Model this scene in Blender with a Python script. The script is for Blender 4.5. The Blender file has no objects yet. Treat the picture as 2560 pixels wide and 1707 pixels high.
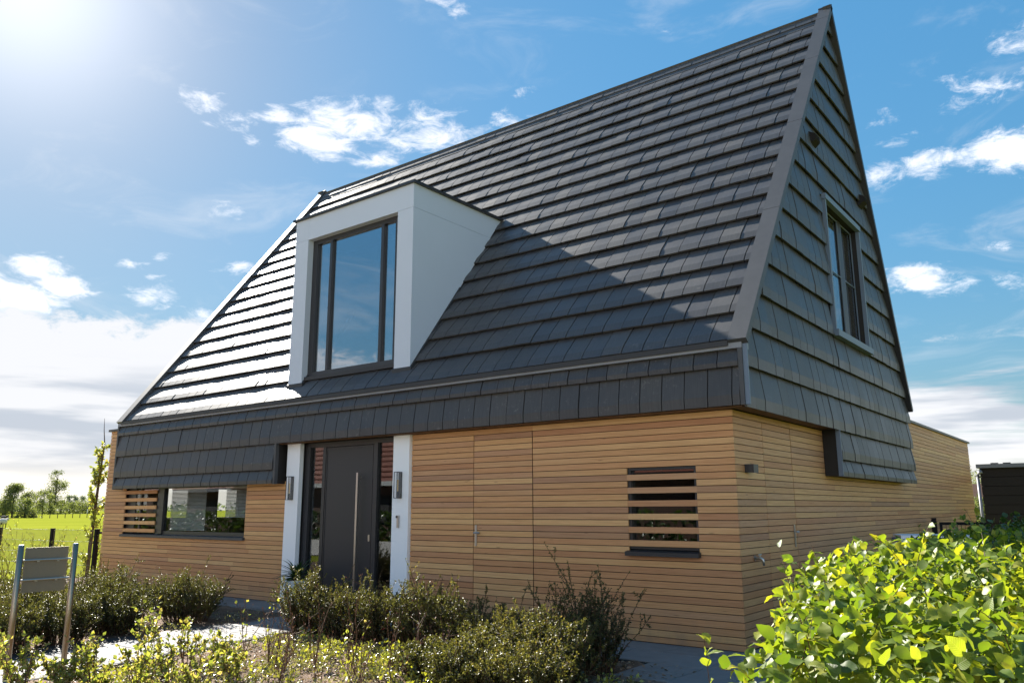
import bpy, math, random
import numpy as np
from mathutils import Vector, Matrix

random.seed(7)
np.random.seed(7)
SC = bpy.context.scene
COL = SC.collection

# ------------------------------------------------------------------ camera
CAM = Vector((3.7492, -9.2205, 1.6))
YAW, PITCH, ROLL, FPX = 0.65483, 0.20593, -0.003585, 2001.37
_F = Vector((-math.sin(YAW) * math.cos(PITCH), math.cos(YAW) * math.cos(PITCH), math.sin(PITCH)))
_R = _F.cross(Vector((0, 0, 1))).normalized()
_U = _R.cross(_F)
_R2 = _R * math.cos(ROLL) + _U * math.sin(ROLL)
_U2 = -_R * math.sin(ROLL) + _U * math.cos(ROLL)
cd = bpy.data.cameras.new('camera')
cam = bpy.data.objects.new('camera', cd)
COL.objects.link(cam)
cam.matrix_world = Matrix(((_R2.x, _U2.x, -_F.x, CAM.x), (_R2.y, _U2.y, -_F.y, CAM.y), (_R2.z, _U2.z, -_F.z, CAM.z), (0, 0, 0, 1)))
cd.sensor_width = 36.0
cd.lens = FPX / 2560 * 36.0
cd.clip_start = 0.05
cd.clip_end = 9000
SC.camera = cam

# ------------------------------------------------------------------ light
SUN = Vector((-0.81, 0.262, 0.5195)).normalized()
sl = bpy.data.lights.new('sun', 'SUN')
sl.energy = 3.8
sl.angle = math.radians(0.53)
sl.color = (1.0, 0.94, 0.84)
so = bpy.data.objects.new('sun', sl)
so.rotation_euler = SUN.to_track_quat('Z', 'Y').to_euler()
so.location = (-30, 10, 30)
COL.objects.link(so)

SC.view_settings.view_transform = 'Standard'
SC.view_settings.look = 'None'
SC.view_settings.gamma = 1.0
SC.view_settings.use_curve_mapping = False
SC.view_settings.exposure = 2.25

SKY_STRENGTH = 0.055
world = bpy.data.worlds.new('World')
SC.world = world
world.use_nodes = True


class NT:
    """small helper for node trees"""
    def __init__(s, tree):
        s.t = tree
        s.t.nodes.clear()

    def n(s, typ, ins=None, **kw):
        nd = s.t.nodes.new(typ)
        for k, v in kw.items():
            setattr(nd, k, v)
        for k, v in (ins or {}).items():
            sock = nd.inputs[k]
            if isinstance(v, bpy.types.NodeSocket):
                s.t.links.new(v, sock)
            else:
                sock.default_value = v
        return nd

    def math(s, op, a, b=None, c=None, clamp=False):
        ins = {0: a}
        if b is not None:
            ins[1] = b
        if c is not None:
            ins[2] = c
        return s.n('ShaderNodeMath', ins, operation=op, use_clamp=clamp).outputs[0]

    def vmath(s, op, a, b=None, out=0, scale=None):
        ins = {0: a}
        if b is not None:
            ins[1] = b
        nd = s.n('ShaderNodeVectorMath', ins, operation=op)
        if scale is not None:
            nd.inputs['Scale'].default_value = scale
        return nd.outputs[out]

    def maprange(s, v, a, b, c=0.0, d=1.0, smooth=False):
        return s.n('ShaderNodeMapRange', {'Value': v, 'From Min': a, 'From Max': b, 'To Min': c, 'To Max': d},
                   interpolation_type='SMOOTHSTEP' if smooth else 'LINEAR').outputs['Result']

    def noise(s, vec, scale, detail=3.0, rough=0.5, dist=0.0, out='Fac'):
        return s.n('ShaderNodeTexNoise', {'Vector': vec, 'Scale': scale, 'Detail': detail, 'Roughness': rough, 'Distortion': dist}).outputs[out]

    def mix(s, f, a, b, blend='MIX'):
        nd = s.n('ShaderNodeMix', data_type='RGBA', blend_type=blend)
        for idx, v in ((0, f), (6, a), (7, b)):
            if isinstance(v, bpy.types.NodeSocket):
                s.t.links.new(v, nd.inputs[idx])
            else:
                nd.inputs[idx].default_value = v if idx == 0 else (tuple(v) + (1.0,) if len(v) == 3 else v)
        return nd.outputs[2]

    def ramp(s, f, stops):
        nd = s.n('ShaderNodeValToRGB', {'Fac': f})
        cr = nd.color_ramp
        while len(cr.elements) < len(stops):
            cr.elements.new(0.5)
        for e, (p, c) in zip(cr.elements, stops):
            e.position = p
            e.color = tuple(c) + (1.0,)
        return nd.outputs['Color']

    def link(s, a, b):
        s.t.links.new(a, b)


def build_world():
    w = NT(world.node_tree)
    sky = w.n('ShaderNodeTexSky', sky_type='NISHITA', sun_disc=False)
    sky.sun_elevation = math.asin(SUN.z)
    sky.sun_rotation = math.atan2(SUN.x, SUN.y)
    sky.air_density = 1.0
    sky.dust_density = 0.25
    sky.ozone_density = 2.5
    d = w.n('ShaderNodeTexCoord').outputs['Generated']
    d = w.vmath('NORMALIZE', d)
    xyz = w.n('ShaderNodeSeparateXYZ', {0: d}).outputs
    dz = xyz[2]
    hsv = w.n('ShaderNodeHueSaturation', {'Color': sky.outputs[0], 'Saturation': 1.24, 'Value': 1.0, 'Hue': 0.484}).outputs[0]
    # stretched direction space: clouds are wider than they are tall
    sv = w.vmath('MULTIPLY', d, (1.0, 1.0, 2.3))
    warp = w.noise(sv, 5.0, 2.0, 0.5, 0.0, 'Color')
    warp = w.vmath('SUBTRACT', warp, (0.5, 0.5, 0.5))
    sw = w.vmath('ADD', sv, w.vmath('SCALE', warp, None, 0, 0.06))

    def dirv(az, el):
        a, e = math.radians(az), math.radians(el)
        return (math.cos(e) * math.sin(a), math.cos(e) * math.cos(a), math.sin(e) * 2.3)
    # (azimuth, elevation, radius, weight) of the clouds that stand over the house that day
    puffs = [(-51.5, 25.2, .075, 1.0), (-49.0, 26.6, .075, 1.0), (-54.0, 26.6, .055, .75), (-46.5, 25.3, .06, .9), (-43.2, 26.3, .085, 1.15), (-40.8, 26.4, .065, .95),
             (-38.4, 27.3, .06, .9), (-47.8, 24.2, .06, .85), (-52.5, 27.6, .05, .7), (-59.8, 26.7, .05, .85), (-57.8, 25.9, .05, .8), (-56.3, 24.6, .03, .7), (-56.5, 26.4, .03, .6),
             (-69.2, 14.8, .05, .9), (-67.4, 13.7, .055, 1.0), (-70.2, 12.6, .07, 1.05), (-72.5, 13.4, .06, 1.0),
             (-62.6, 13.6, .05, .9), (-63.4, 15.6, .035, .8), (-61.4, 16.3, .035, .75), (-62.0, 14.6, .03, .6), (-58.2, 19.9, .04, .62), (-57.4, 16.0, .045, .8), (-56.8, 15.0, .04, .7), (-59.0, 12.6, .05, .7),
             (-4.2, 25.4, .075, .85), (-1.8, 27.2, .07, .85), (-6.0, 24.9, .05, .7), (-5.6, 21.3, .05, .8), (-7.8, 21.5, .06, .85), (-3.2, 21.2, .075, 1.1), (-1.0, 22.0, .05, .8),
             (-11.0, 24.6, .04, .62), (-10.0, 23.2, .04, .6), (-11.4, 21.2, .05, .85), (-9.8, 14.4, .065, .95), (-8.0, 13.6, .05, .8), (-4.6, 15.7, .035, .7), (-4.2, 13.2, .06, .75), (-1.5, 13.0, .06, .75),
             (-43.2, 34.8, .04, .8), (-41.5, 34.2, .03, .7), (-26.0, 32.4, .035, .6), (-36.4, 28.9, .04, .58)]
    acc = None
    for az, el, r, wt in puffs:
        ds = w.vmath('DISTANCE', sw, dirv(az, el), 1)
        b = w.maprange(ds, r * 1.22, 0.0, 0.0, wt * 1.12, True)
        acc = b if acc is None else w.math('MAXIMUM', acc, b)
    n1 = w.noise(sw, 9.0, 8.0, 0.62, 0.0)
    n2 = w.noise(sw, 30.0, 8.0, 0.68, 0.5)
    nn = w.math('ADD', w.math('MULTIPLY', n1, 0.55), w.math('MULTIPLY', n2, 0.45))
    nc = w.math('SUBTRACT', nn, 0.5)
    # cloud field added out of view behind the camera to light the front wall
    big = w.noise(w.vmath('ADD', sv, (3.1, 7.7, 1.3)), 2.4, 3.0, 0.5)
    sc = w.maprange(big, 0.36, 0.52, 0.0, 1.0, True)
    # mask keeps the added field behind the camera, opposite the shaded front
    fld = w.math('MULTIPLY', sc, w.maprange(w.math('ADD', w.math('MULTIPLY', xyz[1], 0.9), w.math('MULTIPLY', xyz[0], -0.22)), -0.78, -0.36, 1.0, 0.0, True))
    acc = w.math('MAXIMUM', acc, fld)
    dens = w.math('ADD', w.math('MULTIPLY', acc, 0.86), w.math('MULTIPLY', nc, 3.6))
    puff = w.math('MULTIPLY', w.maprange(dens, 0.40, 1.12, 0.0, 1.0, True), w.maprange(acc, 0.02, 0.3, 0.0, 1.0, True))
    # layer cloud along the horizon, streaked; thicker on the sunny side
    st = w.vmath('MULTIPLY', d, (2.2, 2.2, 21.0))
    s1 = w.noise(st, 1.35, 6.0, 0.6, 0.3)
    s2 = w.noise(w.vmath('ADD', st, (5.0, 2.0, 1.0)), 1.0, 5.0, 0.55, 0.2)
    sdot = w.vmath('DOT_PRODUCT', d, tuple(SUN), 1)
    hd = w.vmath('DOT_PRODUCT', w.vmath('NORMALIZE', w.vmath('MULTIPLY', d, (1, 1, 0))), tuple(Vector((SUN.x, SUN.y, 0)).normalized()), 1)
    sunny = w.maprange(hd, 0.3, 0.95, 0.0, 1.0, True)
    top = w.math('ADD', w.math('MULTIPLY', sunny, 0.035), 0.185)
    edge = w.math('ADD', dz, w.math('ADD', w.math('MULTIPLY', w.math('SUBTRACT', w.noise(sw, 6.0, 6.0, 0.6), 0.5), 0.09), w.math('MULTIPLY', nc, 0.14)))
    low = w.n('ShaderNodeMapRange', {'Value': w.math('SUBTRACT', edge, top), 'From Min': 0.0, 'From Max': -0.022, 'To Min': 0.0, 'To Max': 1.0}, interpolation_type='SMOOTHSTEP').outputs[0]
    cover = w.maprange(w.math('ADD', s1, w.math('MULTIPLY', sunny, 0.24)), 0.40, 0.58, 0.0, 1.0, True)
    layer = w.math('MULTIPLY', low, cover)
    # cloud colour: white, glowing near the sun, grey where thick
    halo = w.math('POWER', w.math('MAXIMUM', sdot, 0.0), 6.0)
    anti = w.math('POWER', w.math('MULTIPLY', w.math('SUBTRACT', 1.0, sdot), 0.5), 2.0)  # brightens clouds opposite the sun, added as fill for the shaded front
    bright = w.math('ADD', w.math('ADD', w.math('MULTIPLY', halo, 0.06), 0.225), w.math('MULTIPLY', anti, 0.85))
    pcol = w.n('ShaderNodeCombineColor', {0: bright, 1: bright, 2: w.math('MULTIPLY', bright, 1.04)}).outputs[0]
    shade = w.math('MULTIPLY', w.maprange(dens, 0.85, 1.5, 0.0, 0.25, True), 1.0)
    pcol = w.mix(shade, pcol, (0.20, 0.215, 0.25))
    gband = w.math('MULTIPLY', w.maprange(s2, 0.43, 0.57, 0.0, 1.0, True), w.maprange(dz, 0.18, 0.12, 0.0, 0.85, True))
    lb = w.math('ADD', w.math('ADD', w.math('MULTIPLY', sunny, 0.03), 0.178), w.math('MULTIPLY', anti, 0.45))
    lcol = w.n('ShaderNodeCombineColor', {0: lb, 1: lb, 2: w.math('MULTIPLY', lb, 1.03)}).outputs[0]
    lcol = w.mix(gband, lcol, (0.115, 0.127, 0.148))
    lcol = w.mix(w.maprange(dz, 0.065, 0.02, 0.0, 0.8, True), lcol, (0.29, 0.27, 0.24))
    # veil of light round the sun (thin high haze)
    veil = w.math('ADD', w.math('MULTIPLY', w.math('POWER', w.math('MAXIMUM', sdot, 0.0), 40.0), 0.012), w.math('MULTIPLY', w.math('POWER', w.math('MAXIMUM', sdot, 0.0), 150.0), 0.10))
    # soften the range between the clear north and the glare round the sun, as the exposure of the photograph does
    lum = w.vmath('DOT_PRODUCT', hsv, (0.2126, 0.7152, 0.0722), 1)
    soft = w.math('POWER', w.math('MAXIMUM', lum, 0.02), -0.60)
    skyc = w.n('ShaderNodeVectorMath', {0: w.vmath('SCALE', hsv, None, 0, SKY_STRENGTH), 'Scale': soft}, operation='SCALE').outputs[0]
    base = w.vmath('ADD', skyc, w.n('ShaderNodeCombineXYZ', {0: veil, 1: w.math('MULTIPLY', veil, 0.97), 2: w.math('MULTIPLY', veil, 0.92)}).outputs[0])
    # thin veils of high cloud, the same law in every direction
    wn = w.noise(w.vmath('ADD', w.vmath('MULTIPLY', d, (3.2, 3.2, 9.5)), w.vmath('SCALE', warp, None, 0, 0.5)), 1.6, 8.0, 0.62, 0.8)
    wisp = w.math('MULTIPLY', w.maprange(wn, 0.52, 0.80, 0.0, 0.40, True), w.maprange(dz, 0.95, 0.3, 0.3, 1.0))
    base = w.mix(wisp, base, (0.185, 0.195, 0.21))
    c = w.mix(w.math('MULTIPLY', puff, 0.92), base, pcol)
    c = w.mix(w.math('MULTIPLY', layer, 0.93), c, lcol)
    # divide again so that the Background node itself carries the strength
    c = w.vmath('SCALE', c, None, 0, 1.0 / SKY_STRENGTH)
    bg = w.n('ShaderNodeBackground', {'Color': c, 'Strength': SKY_STRENGTH})
    out = w.n('ShaderNodeOutputWorld')
    w.link(bg.outputs[0], out.inputs[0])


build_world()
try:
    world.cycles.sampling_method = 'MANUAL'
    world.cycles.sample_map_resolution = 1024
except Exception:
    pass
SC.cycles.max_bounces = 8
SC.cycles.transparent_max_bounces = 24
SC.cycles.sample_clamp_indirect = 8.0
SC.cycles.caustics_reflective = False
SC.cycles.caustics_refractive = False

# ------------------------------------------------------------------ materials
MAT = {}


def newmat(name):
    m = bpy.data.materials.new(name)
    m.use_nodes = True
    MAT[name] = m
    return m, NT(m.node_tree)


def finish(k, bsdf):
    out = k.n('ShaderNodeOutputMaterial')
    k.link(bsdf if isinstance(bsdf, bpy.types.NodeSocket) else bsdf.outputs[0], out.inputs[0])


def pos(k):
    return k.n('ShaderNodeNewGeometry').outputs['Position']


def tint(k):
    """0..1 random of a piece: object random plus the face attribute of joined pieces"""
    r = k.n('ShaderNodeObjectInfo').outputs['Random']
    a = k.n('ShaderNodeAttribute', attribute_name='tint').outputs['Fac']
    return k.math('FRACT', k.math('ADD', r, a))


def bumpn(k, h, strength, dist):
    return k.n('ShaderNodeBump', {'Height': h, 'Strength': strength, 'Distance': dist}).outputs[0]


def mat_plain(name, col, rough=0.5, metal=0.0, spec=0.5, nscale=30.0, namp=0.12, bump=0.0):
    m, k = newmat(name)
    p = pos(k)
    n = k.noise(p, nscale, 4.0, 0.55)
    big = k.noise(p, 1.7, 3.0, 0.5)
    f = k.math('ADD', k.math('MULTIPLY', k.math('SUBTRACT', n, 0.5), namp), k.math('MULTIPLY', k.math('SUBTRACT', big, 0.5), namp))
    f = k.math('ADD', f, 1.0)
    c = k.n('ShaderNodeVectorMath', {0: col, 'Scale': f}, operation='SCALE').outputs[0]
    ins = {'Base Color': c, 'Roughness': rough, 'Metallic': metal, 'Specular IOR Level': spec}
    if bump:
        ins['Normal'] = bumpn(k, n, bump, 0.01)
    finish(k, k.n('ShaderNodeBsdfPrincipled', ins))
    return m


def mat_wood():
    m, k = newmat('cedar')
    p = pos(k)
    r = k.n('ShaderNodeObjectInfo').outputs['Random']
    off = k.n('ShaderNodeCombineXYZ', {0: k.math('MULTIPLY', r, 37.0), 1: k.math('MULTIPLY', r, 19.0), 2: k.math('MULTIPLY', r, 11.0)}).outputs[0]
    q = k.vmath('ADD', p, off)
    g = k.noise(k.vmath('MULTIPLY', q, (2.2, 2.2, 60.0)), 1.0, 5.0, 0.62, 0.6)
    cath = k.n('ShaderNodeTexWave', {'Vector': k.vmath('MULTIPLY', q, (0.8, 0.8, 14.0)), 'Scale': 1.4, 'Distortion': 7.0, 'Detail': 3.0, 'Detail Scale': 1.2}, wave_type='BANDS', bands_direction='Z').outputs['Fac']
    fine = k.noise(k.vmath('MULTIPLY', q, (9.0, 9.0, 320.0)), 1.0, 3.0, 0.6)
    base = k.ramp(r, [(0.0, (.68, .365, .158)), (0.12, (.54, .260, .122)), (0.24, (.72, .420, .182)), (0.36, (.62, .312, .140)), (0.5, (.77, .470, .212)), (0.62, (.65, .325, .146)), (0.70, (.43, .240, .140)), (0.78, (.70, .388, .168)), (0.9, (.58, .318, .170)), (1.0, (.73, .425, .182))])
    dark = k.mix(1.0, base, (.60, .50, .42), 'MULTIPLY')
    f = k.math('ADD', k.math('MULTIPLY', k.maprange(g, .35, .75, 0, 1), 0.55), k.math('MULTIPLY', cath, 0.22))
    c = k.mix(f, base, dark)
    c = k.mix(k.maprange(fine, .5, .8, 0, .35), c, dark)
    big = k.noise(k.vmath('MULTIPLY', p, (.35, .35, .6)), 1.0, 3.0, .5)
    c = k.mix(k.maprange(big, .45, .75, 0, .22), c, (.46, .30, .19))
    # splash-back weathering near the paving
    z = k.n('ShaderNodeSeparateXYZ', {0: p}).outputs[2]
    spl = k.noise(k.vmath('MULTIPLY', p, (3.0, 3.0, 1.2)), 1.0, 5.0, .65)
    c = k.mix(k.math('MULTIPLY', k.maprange(z, .45, .0, 0, 1), k.maprange(spl, .35, .65, 0, .55)), c, (.24, .17, .12))
    knot = k.n('ShaderNodeTexVoronoi', {'Vector': k.vmath('MULTIPLY', q, (1.7, 1.7, 12.3)), 'Scale': 1.0}).outputs['Distance']
    c = k.mix(k.maprange(knot, .09, .03, 0, .6), c, (.17, .085, .045))
    b = k.n('ShaderNodeBsdfPrincipled', {'Base Color': c, 'Roughness': k.maprange(g, 0, 1, .42, .62), 'Specular IOR Level': .35, 'Normal': bumpn(k, k.math('ADD', g, k.math('MULTIPLY', fine, .5)), .25, .004)})
    finish(k, b)


def mat_tile():
    m, k = newmat('slate_tile')
    p = pos(k)
    t = tint(k)
    col = k.ramp(t, [(0.0, (.048, .046, .048)), (.35, (.061, .058, .059)), (.7, (.054, .052, .053)), (1.0, (.074, .069, .066))])
    n = k.noise(p, 2.2, 4.0, .55)
    c = k.mix(k.maprange(n, .4, .75, 0, .5), col, (.082, .077, .073))
    # chalky scuffs where people walked on the tiles
    sc = k.noise(p, 17.0, 6.0, .7)
    area = k.noise(k.vmath('ADD', p, (4.0, 0, 0)), .8, 2.0, .5)
    c = k.mix(k.math('MULTIPLY', k.maprange(sc, .57, .70, 0, .5), k.maprange(area, .45, .65, 0, 1)), c, (.24, .22, .20))
    ob = k.n('ShaderNodeTexCoord').outputs['Object']
    streak = k.noise(k.vmath('MULTIPLY', ob, (70.0, 3.0, 1.0)), 1.0, 3.0, .6)
    c = k.mix(k.maprange(streak, .42, .7, 0, .45), c, (.030, .028, .029))
    fine = k.noise(p, 130.0, 3.0, .6)
    rr = k.math('ADD', k.maprange(t, 0, 1, .40, .47), k.math('MULTIPLY', k.math('SUBTRACT', n, .5), .16))
    b = k.n('ShaderNodeBsdfPrincipled', {'Base Color': c, 'Roughness': rr, 'Specular IOR Level': .40, 'Normal': bumpn(k, k.math('ADD', k.math('MULTIPLY', fine, .4), n), .12, .004)})
    finish(k, b)


def mat_leaf(name, stops, trans=.35, rough=.4, spec=.5, tcol=None, tamt=1.0, veins=False):
    m, k = newmat(name)
    t = k.n('ShaderNodeAttribute', attribute_name='tint').outputs['Fac']
    r = k.n('ShaderNodeObjectInfo').outputs['Random']
    f = k.math('FRACT', k.math('ADD', t, k.math('MULTIPLY', r, .07))) if tamt == 1.0 else k.math('FRACT', k.math('ADD', t, r))
    c = k.ramp(f, stops)
    n = k.noise(pos(k), 60.0, 2.0, .5)
    c = k.mix(k.maprange(n, .4, .7, 0, .25), c, (.10, .10, .03))
    ins = {'Base Color': c, 'Roughness': rough, 'Specular IOR Level': spec}
    if veins:
        o = k.n('ShaderNodeSeparateXYZ', {0: k.n('ShaderNodeTexCoord').outputs['Object']}).outputs
        ay = k.math('ABSOLUTE', o[1])
        ph = k.math('MULTIPLY', k.math('SUBTRACT', o[0], k.math('MULTIPLY', ay, .9)), 62.0)
        vv = k.math('POWER', k.math('ADD', k.math('MULTIPLY', k.math('SINE', ph), .5), .5), 5.0)
        rib = k.math('MAXIMUM', vv, k.maprange(ay, .014, .006, 0, 1))
        c = k.mix(k.math('MULTIPLY', rib, .35), c, (.30, .33, .10))
        ins['Base Color'] = c
        ins['Normal'] = bumpn(k, k.math('SUBTRACT', 1.0, rib), .5, .004)
    pb = k.n('ShaderNodeBsdfPrincipled', ins)
    tc = k.mix(1.0, c, tcol or (1.6, 1.7, .7), 'MULTIPLY')
    tr = k.n('ShaderNodeBsdfTranslucent', {'Color': tc})
    finish(k, k.n('ShaderNodeMixShader', {0: trans, 1: pb.outputs[0], 2: tr.outputs[0]}))


def mat_glass(name, refl, tintc):
    """coated glazing: part mirror (more at grazing angles), part clear"""
    m, k = newmat(name)
    ge = k.n('ShaderNodeNewGeometry').outputs
    cs = k.math('ABSOLUTE', k.vmath('DOT_PRODUCT', ge['Incoming'], ge['Normal'], 1))
    fr = k.math('ADD', k.math('MULTIPLY', k.math('POWER', k.math('SUBTRACT', 1.0, cs, clamp=True), 5.0), .96), .02)
    f = k.math('ADD', k.math('MULTIPLY', fr, 1.0 - refl), refl, clamp=True)
    gl = k.n('ShaderNodeBsdfGlossy', {'Color': (.92, .96, 1.0, 1), 'Roughness': 0.0})
    tr = k.n('ShaderNodeBsdfTransparent', {'Color': tuple(tintc) + (1,)})
    finish(k, k.n('ShaderNodeMixShader', {0: f, 1: tr.outputs[0], 2: gl.outputs[0]}))


def mat_ground(name, stops, scale, bump, rough=.95, grain=60.0, spec=.2):
    m, k = newmat(name)
    p = pos(k)
    n = k.noise(p, scale, 6.0, .65)
    g = k.noise(p, grain, 4.0, .6)
    f = k.math('ADD', k.math('MULTIPLY', n, .6), k.math('MULTIPLY', g, .4))
    c = k.ramp(f, stops)
    finish(k, k.n('ShaderNodeBsdfPrincipled', {'Base Color': c, 'Roughness': rough, 'Specular IOR Level': spec, 'Normal': bumpn(k, f, bump, .03)}))


def mat_slab():
    m, k = newmat('paving_stone')
    p = pos(k)
    r = k.n('ShaderNodeObjectInfo').outputs['Random']
    base = k.ramp(r, [(0, (.14, .137, .137)), (.4, (.17, .166, .163)), (.7, (.155, .15, .15)), (1, (.19, .186, .18))])
    n = k.noise(p, 6.0, 5.0, .6)
    f = k.noise(p, 160.0, 3.0, .7)
    c = k.mix(k.maprange(n, .35, .7, 0, .45), base, (.24, .23, .225))
    c = k.mix(k.maprange(f, .45, .75, 0, .35), c, (.19, .19, .19))
    finish(k, k.n('ShaderNodeBsdfPrincipled', {'Base Color': c, 'Roughness': .8, 'Specular IOR Level': .3, 'Normal': bumpn(k, f, .25, .004)}))


mat_wood()
mat_tile()
mat_slab()
mat_plain('black_metal', (.030, .029, .031), .42, 0, .5, 40, .15)
mat_plain('eave_metal', (.22, .23, .255), .45, 0, .4, 9, .2)
mat_plain('trim_metal', (.064, .064, .068), .5, 0, .4, 9, .35)
mat_plain('door_paint', (.028, .027, .030), .45, 0, .5, 300, .06)
mat_plain('lead', (.035, .034, .036), .55, 0, .4, 20, .2, .4)
mat_plain('membrane', (.016, .014, .014), .8, 0, .2)
mat_plain('white_render_lit', (.86, .875, .89), .5, 0, .3, 240, .03, .03)  # pillars: same white as the dormer, ground bounce put into the colour
mat_plain('white_render_shaded', (.54, .59, .67), .6, 0, .3, 240, .05, .06)  # dormer: same white as the pillars, shade and sky blue put into it
mat_plain('window_trim', (.13, .17, .23), .5, 0, .5, 12, .1)
mat_plain('dark_lining', (.022, .019, .018), .6, 0, .3)
mat_plain('soffit_wood', (.16, .085, .045), .6, 0, .3, 25, .3)
mat_plain('post_steel', (.36, .29, .21), .40, 1.0, .5, 14, .12)
mat_plain('steel', (.50, .48, .45), .34, 1.0, .5, 14, .12)
mat_plain('brushed_steel', (.24, .205, .155), .5, .6, .5, 60, .22)
mat_plain('room_dark', (.045, .045, .048), .9)
mat_plain('room_light', (.20, .20, .21), .9)
mat_plain('blind_slat', (.78, .77, .70), .5)
mat_plain('amber_glass', (.75, .52, .22), .3)
mat_plain('twig', (.115, .060, .036), .7, 0, .3, 90, .4)
mat_plain('bark', (.075, .052, .035), .8, 0, .3, 40, .4)
mat_plain('bud', (.30, .13, .07), .5, 0, .3, 90, .3)
mat_plain('post_black', (.010, .010, .011), .8, 0, .2)
mat_plain('wire', (.22, .24, .23), .4, .6)
mat_plain('pot_white', (.55, .62, .66), .4, 0, .4)
mat_plain('shed_board', (.013, .0095, .010), .75, 0, .3, 30, .5)
mat_plain('zinc', (.16, .165, .19), .5, .3)
mat_plain('crate_red', (.50, .07, .04), .5)
mat_plain('crate_blue', (.10, .16, .42), .5)
mat_plain('crate_white', (.68, .72, .76), .5)
mat_plain('sheep_wool', (.55, .51, .44), .9)
mat_plain('sheep_dark', (.035, .03, .028), .9)
mat_plain('brick_dark', (.10, .055, .04), .8, 0, .3, 20, .4)
mat_plain('roof_red', (.22, .065, .04), .7, 0, .3, 6, .4)
mat_plain('fascia_white', (.62, .63, .64), .5)
mat_plain('curtain', (.17, .14, .125), .9, 0, .2, 160, .3)
mat_plain('flower_red', (.55, .03, .04), .5)
mat_glass('dormer_glass', .36, (.55, .60, .65))
mat_glass('dark_glass', .045, (.80, .82, .82))
mat_glass('lamp_glass', .03, (.97, .97, .97))
mat_ground('soil', [(.30, (.06, .038, .025)), (.5, (.14, .088, .058)), (.72, (.28, .19, .135))], 5.0, 1.0)
mat_ground('meadow', [(.28, (.135, .16, .018)), (.5, (.195, .215, .024)), (.75, (.25, .25, .034))], .12, .15, 1.0, 7.0, 0.0)
mat_ground('road_grey', [(.3, (.42, .395, .36)), (.7, (.52, .49, .45))], 2.0, .3)  # unseen street, made paler than a road to bounce light onto the front
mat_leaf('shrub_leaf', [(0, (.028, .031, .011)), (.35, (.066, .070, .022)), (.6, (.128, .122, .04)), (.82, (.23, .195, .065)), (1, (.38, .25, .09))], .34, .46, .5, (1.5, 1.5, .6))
mat_leaf('beech_leaf', [(0, (.05, .092, .018)), (.3, (.10, .16, .024)), (.6, (.155, .21, .028)), (.85, (.22, .25, .03)), (1, (.29, .28, .04))], .42, .46, .36, (2.0, 1.9, .5))
mat_leaf('beech_leaf_single', [(0, (.07, .12, .02)), (.5, (.14, .20, .028)), (1, (.23, .26, .034))], .46, .44, .42, (2.0, 1.9, .5), .5, True)
mat_leaf('hedge_dark_leaf', [(0, (.022, .045, .012)), (.6, (.045, .085, .02)), (1, (.08, .12, .03))], .3, .4, .5)  # garden hedge: beech hedge in house shadow, the shade put into this colour
mat_leaf('sprout_leaf', [(0, (.10, .125, .04)), (.35, (.19, .22, .06)), (.65, (.29, .31, .085)), (.85, (.33, .28, .11)), (1, (.42, .34, .22))], .44, .4, .5, (1.7, 1.7, .6))
mat_leaf('cover_leaf', [(0, (.055, .058, .03)), (.3, (.14, .13, .08)), (.55, (.32, .28, .21)), (.70, (.20, .18, .08)), (.85, (.34, .33, .07)), (1, (.42, .40, .07))], .30, .3, .8, (1.6, 1.7, .5))
mat_leaf('dry_leaf', [(0, (.10, .06, .035)), (.5, (.22, .14, .085)), (1, (.42, .32, .24))], .15, .6, .3)
mat_leaf('dark_leaf', [(0, (.012, .035, .014)), (.6, (.03, .075, .022)), (1, (.06, .12, .03))], .2, .3, .6)
mat_leaf('tree_leaf', [(0, (.085, .10, .055)), (.45, (.13, .15, .07)), (.8, (.18, .19, .085)), (1, (.22, .22, .10))], .4, .6, .2)  # lightened, some distance haze put into the leaf colour
mat_leaf('far_leaf', [(0, (.13, .155, .14)), (.5, (.16, .19, .16)), (1, (.19, .22, .17))], .3, .8, .1)  # pale and bluish: distance haze put into the leaf colour

# ------------------------------------------------------------------ builders


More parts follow.
